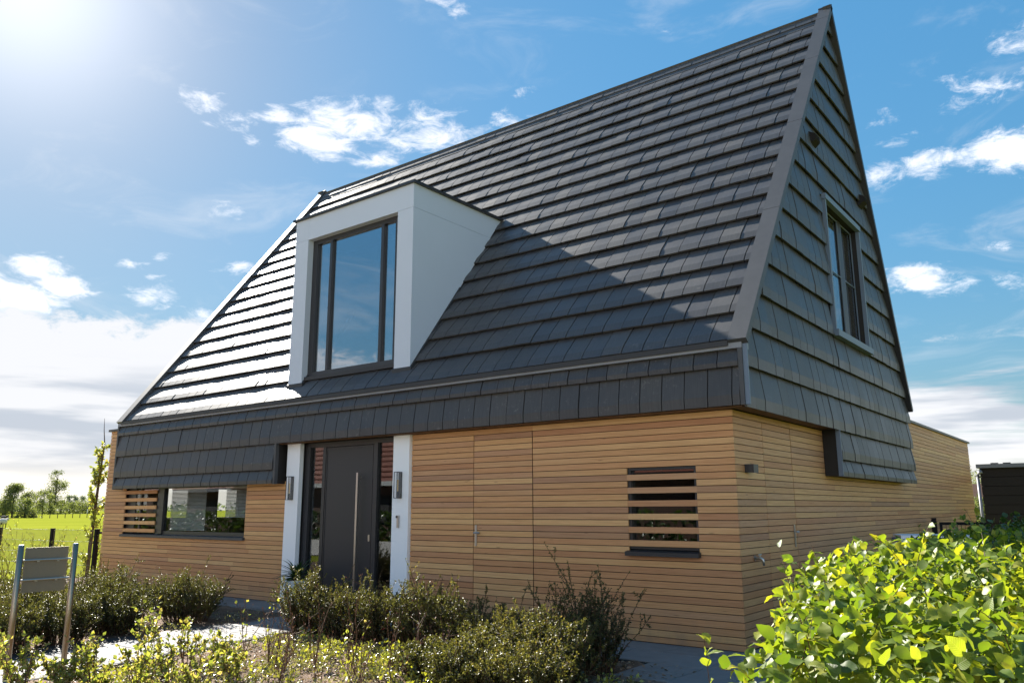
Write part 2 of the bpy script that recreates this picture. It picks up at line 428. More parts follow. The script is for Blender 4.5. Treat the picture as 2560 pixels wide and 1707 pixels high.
class MB:
    def __init__(s):
        s.v, s.f, s.t = [], [], []

    def add(s, verts, faces, t=None):
        b = len(s.v)
        s.v += [tuple(p) for p in verts]
        s.f += [tuple(i + b for i in f) for f in faces]
        s.t += [t or 0.0] * len(faces)
        return s

    def box(s, x0, x1, y0, y1, z0, z1, t=None):
        return s.add([(x0, y0, z0), (x1, y0, z0), (x1, y1, z0), (x0, y1, z0), (x0, y0, z1), (x1, y0, z1), (x1, y1, z1), (x0, y1, z1)],
                     [(0, 3, 2, 1), (4, 5, 6, 7), (0, 1, 5, 4), (1, 2, 6, 5), (2, 3, 7, 6), (3, 0, 4, 7)], t)

    def quad(s, a, b, c, d):
        return s.add([a, b, c, d], [(0, 1, 2, 3)])

    def poly(s, pts):
        return s.add(pts, [tuple(range(len(pts)))])

    def prism_x(s, poly, x0, x1):
        """poly in (y, z), extruded along x"""
        n = len(poly)
        vs = [(x0, y, z) for y, z in poly] + [(x1, y, z) for y, z in poly]
        fs = [tuple(range(n - 1, -1, -1)), tuple(range(n, 2 * n))] + [(i, (i + 1) % n, n + (i + 1) % n, n + i) for i in range(n)]
        return s.add(vs, fs)

    def tube(s, pts, r, sides=6, cap=True):
        pts = [Vector(p) for p in pts]
        rs = r if isinstance(r, (list, tuple)) else [r] * len(pts)
        b = len(s.v)
        for i, p in enumerate(pts):
            d = (pts[min(i + 1, len(pts) - 1)] - pts[max(i - 1, 0)]).normalized()
            a = d.cross(Vector((0, 0, 1)) if abs(d.z) < .95 else Vector((1, 0, 0))).normalized()
            c = d.cross(a)
            for k in range(sides):
                th = 2 * math.pi * k / sides
                s.v.append(tuple(p + (a * math.cos(th) + c * math.sin(th)) * rs[i]))
        nf = 0
        for i in range(len(pts) - 1):
            for k in range(sides):
                k2 = (k + 1) % sides
                s.f.append((b + i * sides + k, b + (i + 1) * sides + k, b + (i + 1) * sides + k2, b + i * sides + k2))
                nf += 1
        if cap:
            s.f.append(tuple(b + k for k in range(sides)))
            s.f.append(tuple(b + (len(pts) - 1) * sides + k for k in range(sides - 1, -1, -1)))
            nf += 2
        s.t += [0.0] * nf
        return s

    def mesh(s, name, mat, smooth=False):
        me = bpy.data.meshes.new(name)
        me.from_pydata(s.v, [], s.f)
        if any(s.t):
            a = me.attributes.new('tint', 'FLOAT', 'FACE')
            a.data.foreach_set('value', s.t)
        if smooth:
            me.polygons.foreach_set('use_smooth', [True] * len(me.polygons))
        me.materials.append(MAT[mat])
        me.update()
        return me

    def build(s, name, mat, parent=None, smooth=False, kind=None, label=None):
        return link(name, s.mesh(name, mat, smooth), parent, kind, label)


def link(name, me, parent=None, kind=None, label=None, mw=None):
    o = bpy.data.objects.new(name, me)
    COL.objects.link(o)
    if parent is not None:
        o.parent = parent
    if mw is not None:
        o.matrix_basis = mw
    if kind:
        o['kind'] = kind
    if label:
        o['label'] = label
    return o


def thing(name, label, cat, loc=(0, 0, 0), rz=0.0, group=None):
    o = bpy.data.objects.new(name, None)
    COL.objects.link(o)
    o.empty_display_size = .2
    o.location = loc
    o.rotation_euler = (0, 0, rz)
    o['label'] = label
    o['category'] = cat
    if group:
        o['group'] = group
    return o


def copy_tree(root, loc, rz, label, scale=1.0):
    r = root.copy()
    COL.objects.link(r)
    r.location = loc
    r.rotation_euler = (0, 0, rz)
    r.scale = (scale,) * 3
    r['label'] = label
    for ch in list(root.children):
        c = ch.copy()
        COL.objects.link(c)
        c.parent = r
        for g in list(ch.children):
            d = g.copy()
            COL.objects.link(d)
            d.parent = c
    return r


def arrays_to_mesh(name, v, f, tints, mat, smooth=False):
    """v (N,3), f (M,k) numpy"""
    me = bpy.data.meshes.new(name)
    nv, nf, k = len(v), len(f), f.shape[1]
    me.vertices.add(nv)
    me.vertices.foreach_set('co', np.asarray(v, np.float32).ravel())
    me.loops.add(nf * k)
    me.loops.foreach_set('vertex_index', np.asarray(f, np.int32).ravel())
    me.polygons.add(nf)
    me.polygons.foreach_set('loop_start', np.arange(0, nf * k, k, dtype=np.int32))
    me.polygons.foreach_set('loop_total', np.full(nf, k, np.int32))
    if smooth:
        me.polygons.foreach_set('use_smooth', np.ones(nf, bool))
    me.update(calc_edges=True)
    if tints is not None:
        a = me.attributes.new('tint', 'FLOAT', 'FACE')
        a.data.foreach_set('value', np.asarray(tints, np.float32))
    me.materials.append(MAT[mat])
    me.validate()
    return me


def norm(a):
    return a / np.maximum(np.linalg.norm(a, axis=-1, keepdims=True), 1e-9)


def leaf_mesh(name, c, d, L, W, tnt, mat, up=None, fold=.25, rng=np.random):
    """folded two-triangle leaves: base at c, pointing along d"""
    n = len(c)
    d = norm(d)
    if up is None:
        up = norm(rng.normal(size=(n, 3)) * .7 + np.array([0, 0, 1.0]))
    s = norm(np.cross(d, up))
    nn = np.cross(s, d)
    L = np.broadcast_to(L, (n,))[:, None]
    W = np.broadcast_to(W, (n,))[:, None]
    mid = c + d * L * .45
    v = np.stack([c, mid + s * W * .5 + nn * W * fold, c + d * L, mid - s * W * .5 + nn * W * fold], 1).reshape(-1, 3)
    b = np.arange(n)[:, None] * 4
    f = np.stack([b + [0, 1, 2], b + [0, 2, 3]], 1).reshape(-1, 3)
    return arrays_to_mesh(name, v, f, np.repeat(tnt, 2), mat)


# ================================================================== SETTING
def big_rect(name, x0, x1, y0, y1, z, mat):
    o = MB().quad((x0, y0, z), (x1, y0, z), (x1, y1, z), (x0, y1, z)).build(name, mat, None, kind='structure')
    return o


big_rect('ground', -4000, 4000, -3000, 4000, -.06, 'meadow')
# garden soil round the house, with a gently uneven surface
def bed():
    nx, ny = 150, 110
    xs = np.linspace(-17.5, 6.0, nx)
    ys = np.linspace(-12.0, 1.0, ny)
    X, Y = np.meshgrid(xs, ys)
    rs = np.random.RandomState(3)
    Z = -.035 + .012 * np.sin(X * 3.1 + 1) * np.cos(Y * 2.7) + .012 * rs.normal(size=X.shape)
    v = np.stack([X, Y, Z], -1).reshape(-1, 3)
    i = np.arange(ny - 1)[:, None] * nx + np.arange(nx - 1)[None]
    f = np.stack([i, i + 1, i + nx + 1, i + nx], -1).reshape(-1, 4)
    link('planting_bed', arrays_to_mesh('planting_bed', v, f, None, 'soil', True), None, 'structure')


bed()
big_rect('street', -120, 60, -20.5, -10.2, -.03, 'road_grey')

# paving: every slab a piece of its own on a thin sand base
def paving():
    root = MB()
    base = thing_struct = None
    me_cache = {}
    slabs = []

    def fill(x0, x1, y0, y1, sx, sy, ox=0.0, oy=0.0, stag=0.0):
        j = math.floor((y0 - oy) / sy)
        row = 0
        while oy + j * sy < y1 - .02:
            a, b = max(y0, oy + j * sy), min(y1, oy + (j + 1) * sy)
            i = math.floor((x0 - ox) / sx) - 1
            while ox + i * sx < x1:
                p, q = max(x0, ox + i * sx + (j % 2) * stag), min(x1, ox + (i + 1) * sx + (j % 2) * stag)
                if q - p > .03 and b - a > .03:
                    slabs.append((p, q, a, b))
                i += 1
            j += 1
    fill(-14.0, -7.0, -.75, -.01, .75, .75)
    fill(-7.0, 0.0, -1.15, -.01, 1.15, .57, stag=.4)
    fill(-7.0, -5.72, -9.0, -1.15, .64, .8)
    fill(-.6, 0.0, -1.95, -1.15, .6, .4)
    fill(0.0, 2.0, -6.0, 4.0, 1.0, .5, stag=.5)
    fill(0.04, 1.9, 4.0, 12.0, 1.9, 1.0)
    sub = MB()
    for r in ((-14.0, -7.0, -.75, -.01), (-7.0, 0.0, -1.15, -.01), (-7.0, -5.72, -9.0, -1.15), (-.6, 0.0, -1.95, -1.15), (0.0, 2.0, -6.0, 12.0)):
        sub.box(r[0] + .01, r[1] - .01, r[2] + .01, r[3] - .01, -.05, -.012)
    po = sub.build('paving', 'lead', None, kind='structure')
    for (p, q, a, b) in slabs:
        g = .006
        w, h = round(q - p - 2 * g, 3), round(b - a - 2 * g, 3)
        key = (w, h)
        if key not in me_cache:
            e = .006
            m = MB()
            m.add([(0, 0, -.04), (w, 0, -.04), (w, h, -.04), (0, h, -.04), (0, 0, -e), (w, 0, -e), (w, h, -e), (0, h, -e), (e, e, 0), (w - e, e, 0), (w - e, h - e, 0), (e, h - e, 0)],
                  [(0, 1, 5, 4), (1, 2, 6, 5), (2, 3, 7, 6), (3, 0, 4, 7), (4, 5, 9, 8), (5, 6, 10, 9), (6, 7, 11, 10), (7, 4, 8, 11), (8, 9, 10, 11)])
            me_cache[key] = m.mesh('paving_slab', 'paving_stone')
        # the path towards the street runs slightly askew to the house
        x = p + g
        if b < -1.14 and q < -5.5:
            x += (-1.15 - a) * .165
        M = Matrix.Translation((x, a + g, random.uniform(-.0015, .0015))) @ Matrix.Rotation(random.uniform(-.002, .002), 4, 'X')
        link('paving_slab', me_cache[key], po, mw=M)


paving()

# ================================================================== HOUSE
house = thing('house', 'modern house with steep black tiled roof over cedar clad ground floor', 'house', (0, 0, 0))
XL, WY, WZ = -15.2, 17.33, 3.40
PZ0, PITCHZ = .0708, .0816          # first plank joint and plank pitch
ROWS = [(0.0, PZ0)] + [(PZ0 + PITCHZ * i, PZ0 + PITCHZ * (i + 1)) for i in range(41)]


def grid_wall(mb, u0, u1, z0, z1, holes, place):
    us = sorted({u0, u1, *[h[0] for h in holes], *[h[1] for h in holes]})
    zs = sorted({z0, z1, *[h[2] for h in holes], *[h[3] for h in holes]})
    us = [u for u in us if u0 <= u <= u1]
    zs = [z for z in zs if z0 <= z <= z1]
    for a, b in zip(us, us[1:]):
        for c, d in zip(zs, zs[1:]):
            mu, mz = (a + b) / 2, (c + d) / 2
            if not any(h[0] < mu < h[1] and h[2] < mz < h[3] for h in holes):
                place(mb, a, b, c, d)


WIN_L = (-14.29, -9.72, 1.05, 2.11)
WIN_S = (-1.468, -.505, 1.05, 2.11)
DOORH = (-8.09, -5.71, 0.0, 2.775)
fw = MB()
grid_wall(fw, XL, 0.0, 0.0, WZ, [WIN_L, WIN_S, DOORH], lambda m, a, b, c, d: m.box(a, min(b, -.03), .024, .14, c, d))
front_wall = fw.build('front_wall', 'membrane', house)
sw_ = MB().box(-.14, -.024, .14, WY, 0, WZ)
side_wall = sw_.build('side_wall', 'membrane', house)
lw = MB()
grid_wall(lw, .14, WY, 0.0, WZ, [(1.25, 2.05, 1.42, 2.2), (2.85, 3.45, 1.42, 2.2)], lambda m, a, b, c, d: m.box(XL, XL + .1, a, b, c, d))  # unseen openings, added so that sun reaches the blinds from inside
lw.build('end_wall', 'soffit_wood', house)
MB().box(XL + .1, -.14, WY - .1, WY, 0, WZ).build('rear_wall', 'soffit_wood', house)
MB().box(XL + .1, -.14, .14, WY - .1, 3.2, 3.3).build('flat_roof', 'membrane', house)
MB().box(XL - .06, -14.3, -.05, .2, WZ, WZ + .05).box(XL - .06, XL + .25, .2, WY + .05, WZ, WZ + .05).box(-.2, .05, 8.4, WY + .05, WZ, WZ + .05).build('parapet_cap', 'black_metal', house)

N_PL = [0]


def plank(parent, x0, x1, y0, y1, z0, z1):
    g = .0042
    MB().box(x0, x1, y0, y1, z0 + g, z1 - g).build('plank', 'cedar', parent)
    N_PL[0] += 1


def segs(a, b, seed, mn=1.6, mx=4.2):
    r = random.Random(seed)
    out, p = [], a
    while p < b - 1e-6:
        q = p + r.uniform(mn, mx)
        if b - q < .6:
            q = b
        out.append((p, q))
        p = q
    return out


hidden_front = MB().box(-4.05, -2.98, .008, .022, .005, 2.68).build('utility_door', 'membrane', house, label='flush cedar door in the front cladding')
hidden_side = MB().box(-.022, -.008, .955, 2.01, .005, 2.68).build('utility_door', 'membrane', house, label='flush cedar door in the side cladding')
louvre_front = MB().box(-1.46, -.51, .12, .135, 2.09, 2.105).build('louvred_window', 'black_metal', house)
louvre_left = MB().box(-14.28, -12.96, .12, .135, 2.09, 2.105).build('louvred_window', 'black_metal', house)

for r, (z0, z1) in enumerate(ROWS):
    zm = (z0 + z1) / 2
    y0, y1 = 0.0 + random.uniform(-.0015, .0015), .022
    slot = 13 <= r <= 25 and r % 2 == 1
    inwin = 13 <= r <= 25
    # left part
    if zm < 2.13:
        if inwin:
            plank(front_wall, XL - random.uniform(0, .012), -14.29, y0, y1, z0, z1)
            if not slot:
                plank(louvre_left, -14.286, -12.96, y0, y1, z0, z1)
            plank(front_wall, -9.72, -8.455, y0, y1, z0, z1)
        else:
            for a, b in segs(XL - random.uniform(0, .012), -8.455, r * 7 + 1):
                plank(front_wall, a + .001, b - .001, y0, y1, z0, z1)
    else:
        plank(front_wall, XL - random.uniform(0, .012), -14.2, y0, y1, z0, z1)
    # right part
    if zm < 2.80:
        door = z1 < 2.70
        if door:
            plank(front_wall, -5.345, -4.064, y0, y1, z0, z1)
            plank(hidden_front, -4.050, -2.982, y0 - .001, .020, z0, z1)
            a = -2.968
        else:
            plank(front_wall, -5.345, -2.968, y0, y1, z0, z1)
            a = -2.966
        if inwin:
            if slot:
                plank(front_wall, a, WIN_S[0], y0, y1, z0, z1)
                plank(front_wall, WIN_S[1], -.001, y0, y1, z0, z1)
            else:
                plank(front_wall, a, WIN_S[0] - .001, y0, y1, z0, z1)
                plank(louvre_front, WIN_S[0] + .0005, WIN_S[1] - .0005, y0, y1, z0, z1)
                plank(front_wall, WIN_S[1] + .001, -.001, y0, y1, z0, z1)
        else:
            plank(front_wall, a, -.001, y0, y1, z0, z1)
    # side wall (right)
    x0, x1 = -.022, random.uniform(-.0015, .0015)
    if zm < 2.80:
        if z1 < 2.70:
            plank(side_wall, x0, x1, .024, .945, z0, z1)
            plank(hidden_side, -.020, x1 - .001, .957, 2.008, z0, z1)
            st = 2.022
        else:
            plank(side_wall, x0, x1, .024, 2.02, z0, z1)
            st = 2.022
        for a, b in segs(st, WY, r * 13 + 5, 1.5, 4.6):
            plank(side_wall, x0, x1, a + .001, b - .001, z0, z1)
    else:
        for a, b in segs(8.3, WY, r * 13 + 5, 1.5, 4.6):
            plank(side_wall, x0, x1, a + .001, b - .001, z0, z1)

# handles of the two flush doors
h = MB().box(-4.022, -3.985, -.012, -.002, 1.075, 1.37)
h.tube([(-4.003, -.01, 1.262), (-4.003, -.055, 1.262), (-3.90, -.055, 1.262)], .013, 8)
h.build('handle', 'steel', hidden_front)
h = MB().box(.002, .012, 1.885, 1.925, 1.09, 1.38)
h.tube([(.01, 1.905, 1.285), (.06, 1.905, 1.285), (.06, 1.80, 1.285)], .013, 8)
h.build('handle', 'steel', hidden_side)

# ---- roof shell -----------------------------------------------------------
GX = .265                      # gable face
EY, EZ = -.285, 3.555          # verge line, eave end
RY, RZ = 5.123, 10.849         # ridge
BY, BZ = 8.607, 3.528          # rear eave
TF = math.atan2(RZ - EZ, RY - EY)
TB = math.atan2(RZ - BZ, BY - RY)
cF, sF = math.cos(TF), math.sin(TF)
cB, sB = math.cos(TB), math.sin(TB)
DN = .115                      # roof boarding below the verge plane
XG = -14.43                    # left end


def on_front(s, dn=0.0):
    """point (y, z) on the front slope, s metres up from the eave, dn below the verge plane"""
    return (EY + s * cF + dn * sF, EZ + s * sF - dn * cF)


def on_back(s, dn=0.0):
    return (BY - s * cB - dn * sB, BZ + s * sB - dn * cB)


SLF = math.hypot(RY - EY, RZ - EZ)
SLB = math.hypot(BY - RY, RZ - BZ)
DX0, DX1 = -8.625, -5.44       # dormer
rf = MB()


def slope_quad(m, x0, x1, s0, s1, dn):
    a, b = on_front(s0, dn), on_front(s1, dn)
    m.quad((x0, a[0], a[1]), (x1, a[0], a[1]), (x1, b[0], b[1]), (x0, b[0], b[1]))


sd = (7.05 - EZ) / sF
slope_quad(rf, XG, DX0 + .2, 0.0, SLF, DN)
slope_quad(rf, DX1 - .2, GX - .06, 0.0, SLF, DN)
slope_quad(rf, DX0 + .2, DX1 - .2, sd, SLF, DN)
slope_quad(rf, DX0 + .2, DX1 - .2, 0.0, .62, DN)
front_roof = rf.build('front_roof', 'membrane', house)


def clip_poly(poly, a, b, c):
    """keep a*u + b*v <= c"""
    out = []
    for i, p in enumerate(poly):
        q = poly[(i + 1) % len(poly)]
        dp, dq = a * p[0] + b * p[1] - c, a * q[0] + b * q[1] - c
        if dp <= 0:
            out.append(p)
        if (dp < 0 < dq) or (dq < 0 < dp):
            t = dp / (dp - dq)
            out.append((p[0] + (q[0] - p[0]) * t, p[1] + (q[1] - p[1]) * t))
    return out


def tile_into(mb, u0, u1, v0, g, ov, clips, t=0.0, hb=.0665, hm=.0685, ht=.006, dh=0.0):
    """one flat interlocking tile in surface coordinates (u across, v up, n out): thick lower edge, bevelled foot"""
    vb = v0 + .27 * g
    vt = v0 + g + ov

    def hh(v):
        if v <= vb:
            return hb + (hm - hb) * (v - v0) / (vb - v0) + dh
        return hm + (ht - hm) * (v - vb) / (vt - vb) + dh
    n = 0
    for a, b in ((v0, vb), (vb, vt)):
        p = [(u0, a), (u1, a), (u1, b), (u0, b)]
        for cl in clips:
            p = clip_poly(p, *cl)
            if len(p) < 3:
                break
        if len(p) < 3:
            continue
        k = len(p)
        vs = [(u, v, hh(v)) for u, v in p] + [(u, v, max(hh(v) - .027, -.004)) for u, v in p]
        fs = [tuple(range(k))] + [(i, k + i, k + (i + 1) % k, (i + 1) % k) for i in range(k)]
        mb.add(vs, fs, t)
        n += 1
    return n


TW = .306
full_tiles = {}


def full_tile(g, ov):
    k = (round(g, 3), round(ov, 3))
    if k not in full_tiles:
        m = MB()
        tile_into(m, .0065, TW - .0065, 0, g, ov, [])
        full_tiles[k] = m.mesh('tile', 'slate_tile')
    return full_tiles[k]


def basis(o, u, v, n):
    return Matrix(((u[0], v[0], n[0], o[0]), (u[1], v[1], n[1], o[1]), (u[2], v[2], n[2], o[2]), (0, 0, 0, 1)))


def lay(cells, B, parent, name, limit, camkey=True):
    """cells: (u0,u1,v0,g,ov,clips). The nearest `limit` become objects, the rest one stuff mesh."""
    def dist(c):
        p = B @ Vector(((c[0] + c[1]) / 2, c[2], 0))
        return (p - CAM).length
    cells = sorted(cells, key=dist)
    rest = MB()
    made = 0
    for c in cells:
        u0, u1, v0, g, ov, clips = c
        jit = random.gauss(0, .002) + (random.uniform(.003, .008) if random.random() < .12 else 0)
        whole = not clips and abs(u1 - u0 - TW) < 1e-6
        if made < limit:
            tw = Matrix.Rotation(random.gauss(0, .0035), 4, 'Y') @ Matrix.Rotation(random.gauss(0, .002), 4, 'X')
            if whole:
                link(name, full_tile(g, ov), parent, mw=B @ Matrix.Translation((u0, v0, jit)) @ tw)
                made += 1
            else:
                m = MB()
                if tile_into(m, u0 + .0065, u1 - .0065, v0, g, ov, clips, 0.0, dh=jit):
                    link(name, m.mesh(name, 'slate_tile'), parent, mw=B)
                    made += 1
        else:
            tile_into(rest, u0 + .0065, u1 - .0065, v0, g, ov, clips, random.uniform(.01, .99), dh=jit)
    if rest.v:
        o = link(name + 's_beyond', rest.mesh(name + 's_beyond', 'slate_tile'), parent, 'stuff', mw=B)
    return made


# front slope
y0, z0 = on_front(0, DN - .01)
Bf = basis((0, y0, z0), (1, 0, 0), (0, cF, sF), (0, -sF, cF))
G = .51
cells = []
XV1, XV0 = .11, -14.21         # between the verges
for r in range(18):
    v0 = .055 + r * G
    if v0 > SLF - .05:
        break
    g = min(G, SLF - .06 - v0)
    if g < .08:
        continue
    off = (TW / 2 if r % 2 else 0.0)
    i = -1
    while True:
        u1 = XV1 + .05 - i * TW - off
        u0 = u1 - TW
        i += 1
        if u0 > XV1:
            continue
        if u1 < XV0:
            break
        cl = []
        if u1 > XV1:
            cl.append((1, 0, XV1))
        if u0 < XV0:
            cl.append((-1, 0, -XV0))
        zc = z0 + v0 * sF
        if u0 > DX0 + .32 and u1 < DX1 - .32 and .45 < v0 < sd - .1:
            continue
        if zc + g * sF < 7.02 and u0 < DX1 - .03 < u1 and v0 > .05:
            pass
        cells.append((u0, u1, v0, g, .06, cl))
# tiles below the dormer window stop at its sill
cells2 = []
for c in cells:
    if c[0] > DX0 - .31 and c[1] < DX1 + .31 and .4 < c[2] < sd and c[1] > DX0 + .3 and c[0] < DX1 - .3:
        continue
    cells2.append(c)
lay(cells2, Bf, front_roof, 'roof_tile', 300)

# rear slope: plain boarding with tile courses
rb = MB()
for r in range(16):
    a, b = on_back(.05 + r * .5, .03), on_back(.05 + (r + 1) * .5, .085)
    a2 = on_back(.05 + r * .5, .09)
    rb.quad((GX - .05, a[0], a[1]), (XG, a[0], a[1]), (XG, b[0], b[1]), (GX - .05, b[0], b[1]))
    rb.quad((GX - .05, a2[0], a2[1]), (XG, a2[0], a2[1]), (XG, a[0], a[1]), (GX - .05, a[0], a[1]))
rb.build('rear_roof', 'slate_tile', house)

# verges: pressed metal covers in lengths, ridge flashing
joints = [0.0, 2.62, 4.95, 7.05, 8.62, SLF + .02]


def verge(x0, x1, out_sign):
    for k in range(len(joints) - 1):
        m = MB()
        s0, s1 = joints[k] + (.004 if k else 0), joints[k + 1] - (.004 if k < len(joints) - 2 else 0)
        a, b = on_front(s0, 0), on_front(s1, 0)
        c, d = on_front(s1, .09), on_front(s0, .09)
        m.prism_x([a, b, c, d], x0, x1)
        m.build('verge_cover', 'trim_metal', front_roof)


verge(.105, .338, 1)
verge(-14.46, -14.22, -1)
for x0, x1 in ((.20, .338), (-14.46, -14.30)):
    a, b, c, d = on_back(0, 0), on_back(SLB + .01, 0), on_back(SLB + .01, .09), on_back(0, .09)
    MB().prism_x([a, d, c, b], x0, x1).build('rear_verge', 'black_metal', house)
# little cap on the verge apex
for x0, x1 in ((.100, .343), (-14.465, -14.215)):
    a = on_front(SLF - .03, -.012)
    b = on_back(SLB - .05, -.012)
    MB().prism_x([a, (RY, RZ + .02), b, (RY, RZ - .05)], x0, x1).build('apex_cap', 'black_metal', front_roof)
xs = [.10]
while xs[-1] > -14.2:
    xs.append(max(xs[-1] - 2.05, -14.215))
for xa, xb in zip(xs, xs[1:]):
    a, b = on_front(SLF - .50, .058), on_front(SLF - .02, .045)
    a2, b2 = on_front(SLF - .50, .10), on_front(SLF - .02, .10)
    k = on_back(SLB - .3, .04)
    m = MB().prism_x([a, b, b2, a2], xb + .003, xa - .003)
    m.quad((xb + .003, b[0], b[1]), (xa - .003, b[0], b[1]), (xa - .003, k[0], k[1]), (xb + .003, k[0], k[1]))
    for q in range(3):
        xx = xa - .3 - q * .7
        if xx > xb:
            c = on_front(SLF - .27, .05)
            n = Vector((0, -sF, cF))
            p = Vector((xx, c[0], c[1]))
            m.tube([p, p + n * .012], .012, 6)
    m.build('ridge_flashing', 'trim_metal', front_roof)

# ---- tiled apron over the ground floor -------------------------------------
AY = -.180                     # backing of the apron tiles
ap = MB()
ap.box(-14.45, .20, AY, -.02, 2.785, 3.45)
ap.box(-14.45, -8.58, AY, -.02, 2.075, 2.785)
apron = ap.build('tile_apron', 'dark_lining', house)
Ba = basis((0, AY, 0), (1, 0, 0), (0, 0, 1), (0, -1, 0))
AX0, AX1 = -14.40, .205
cells = []
for row, (v0, vt, xa, xb) in enumerate(((3.243, 3.46, AX0, AX1), (2.780, 3.243, AX0, AX1), (2.314, 2.780, AX0, -8.62), (2.062, 2.314, AX0, -8.62))):
    off = TW / 2 if row % 2 else 0.0
    i = -1
    base_x = -4.032 + 40 * TW if not off else -3.866 + 40 * TW
    i = 0
    while True:
        u1 = base_x - i * TW
        u0 = u1 - TW
        i += 1
        if u0 >= xb - .01:
            continue
        if u1 <= xa + .01:
            break
        cl = []
        if u1 > xb:
            cl.append((1, 0, xb))
        if u0 < xa:
            cl.append((-1, 0, -xa))
        g = vt - v0
        if row == 3:
            cl.append((0, 1, 2.314 + .06))
        cells.append((u0, u1, v0, g, .05 if row else .0, cl))
lay(cells, Ba, apron, 'apron_tile', 300)
# trims
MB().box(-14.455, .262, -.240, -.02, 3.455, 3.535).build('eave_trim', 'eave_metal', apron)
MB().box(-14.30, .10, -.262, -.10, 3.49, 3.555).build('gutter', 'lead', apron)
MB().box(.208, .262, -.238, -.16, 2.779, 3.453).build('corner_trim', 'trim_metal', apron)
MB().box(-14.456, -14.402, -.238, -.02, 2.05, 3.453).build('corner_trim', 'trim_metal', apron)
MB().box(-8.618, -8.560, -.238, -.17, 2.055, 2.785).build('corner_trim', 'trim_metal', apron)
MB().box(-8.590, -8.560, -.168, -.004, 2.06, 2.785).build('end_panel', 'dark_lining', apron)
MB().box(.2635, .318, -.222, -.196, 2.779, 3.50).build('corner_trim', 'window_trim', apron, label='pale metal corner strip')
MB().box(-14.4, .2, -.17, -.003, 2.766, 2.779).build('soffit', 'soffit_wood', apron)

# ---- gable -----------------------------------------------------------------
GB = .205                      # backing plane of the gable tiles
GW = (3.76, 5.76, 4.36, 6.57)  # window opening in the gable (y, z)
FSL = (RZ - EZ) / (RY - EY)
BSL = (RZ - BZ) / (BY - RY)


def fz(y):
    return EZ + (y - EY) * FSL - .10 / cF


def bz(y):
    return BZ + (BY - y) * BSL - .10 / cB


gm = MB()


def gq(pts):
    gm.poly([(GB, y, z) for y, z in pts])


yl, yr = AY, 8.53
gq([(yl, 2.79), (yr, 2.79), (yr, bz(yr)), (yr - .0, bz(yr)), ((BY + (BZ - 4.36) / BSL) - .10 / cB / BSL, 4.36), (EY + (4.36 - EZ) / FSL + .1 / cF / FSL, 4.36), (yl, fz(yl))])


def yfl(z):
    return EY + (z - EZ + .10 / cF) / FSL


def ybk(z):
    return BY - (z - BZ + .10 / cB) / BSL


gq([(yfl(4.36), 4.36), (GW[0], 4.36), (GW[0], 6.57), (yfl(6.57), 6.57)])
gq([(GW[1], 4.36), (ybk(4.36), 4.36), (ybk(6.57), 6.57), (GW[1], 6.57)])
gq([(yfl(6.57), 6.57), (ybk(6.57), 6.57), (ybk(10.55), 10.55), (yfl(10.55), 10.55)])
gable = gm.build('gable_wall', 'dark_lining', house)
# lower box over the rear half
MB().box(.004, GB, 3.49, 8.53, 2.075, 2.79).build('gable_box', 'dark_lining', house)
MB().box(.004, .262, -.15, 3.485, 2.774, 2.785).build('soffit', 'soffit_wood', gable)
MB().box(GB + .001, .272, 3.478, 3.502, 2.065, 2.775).build('edge_trim', 'window_trim', gable)
# opposite gable end
MB().poly([(XG + .1, yl, 2.1), (XG + .1, yl, fz(yl)), (XG + .1, yfl(10.5), 10.5), (XG + .1, ybk(10.5), 10.5), (XG + .1, 8.5, bz(8.5)), (XG + .1, 8.5, 2.1)]).build('far_gable', 'slate_tile', house)

Bg = basis((GB, 0, 0), (0, 1, 0), (0, 0, 1), (1, 0, 0))
cells = []
GG = .502
clF = (-FSL, 1, EZ - EY * FSL - .105 / cF)     # z - FSL*y <= ...
clB = (BSL, 1, BZ + BY * BSL - .105 / cB)
for row in range(-2, 16):
    if row >= 0:
        v0, g = 2.755 + GG * row, GG
    elif row == -1:
        v0, g = 2.315, .44
    else:
        v0, g = 2.062, .253
    lo, hi = (-.205, 8.57) if row >= 0 else (3.504, 8.585)
    off = TW / 2 if row % 2 else 0.0
    for i in range(32):
        u0 = -.216 + i * TW - off
        u1 = u0 + TW
        if u1 <= lo + .02 or u0 >= hi - .02:
            continue
        cl = []
        if u0 < lo:
            cl.append((-1, 0, -lo))
        if u1 > hi:
            cl.append((1, 0, hi))
        top = v0 + g + .06
        if top > fz(u0) or top > fz(u1):
            cl.append(clF)
        if top > bz(u0) or top > bz(u1):
            cl.append(clB)
        # window opening
        y0w, y1w, z0w, z1w = GW[0] - .05, GW[1] + .05, GW[2] - .07, GW[3] + .05
        if u1 > y0w and u0 < y1w and top > z0w and v0 < z1w:
            if u0 >= y0w and u1 <= y1w and v0 >= z0w and top <= z1w:
                continue
            if v0 < z0w and u0 > y0w - .2 and u1 < y1w + .2:
                cl.append((0, 1, z0w))
            elif v0 + g > z1w and top > z1w and v0 > z1w - .45 and u0 > y0w - .2 and u1 < y1w + .2:
                cl.append((0, -1, -z1w))
            elif u0 < y0w < u1:
                cl.append((1, 0, y0w))
            elif u0 < y1w < u1:
                cl.append((-1, 0, -y1w))
            else:
                continue
        # drop cells fully outside the triangle
        p = [(u0, v0), (u1, v0), (u1, top), (u0, top)]
        for c in cl:
            p = clip_poly(p, *c)
            if len(p) < 3:
                break
        if len(p) < 3:
            continue
        if row == -2:
            cl.append((0, 1, 2.37))
        cells.append((u0, u1, v0, g, .06 if row >= 0 else .05, cl))
lay(cells, Bg, gable, 'wall_tile', 300)

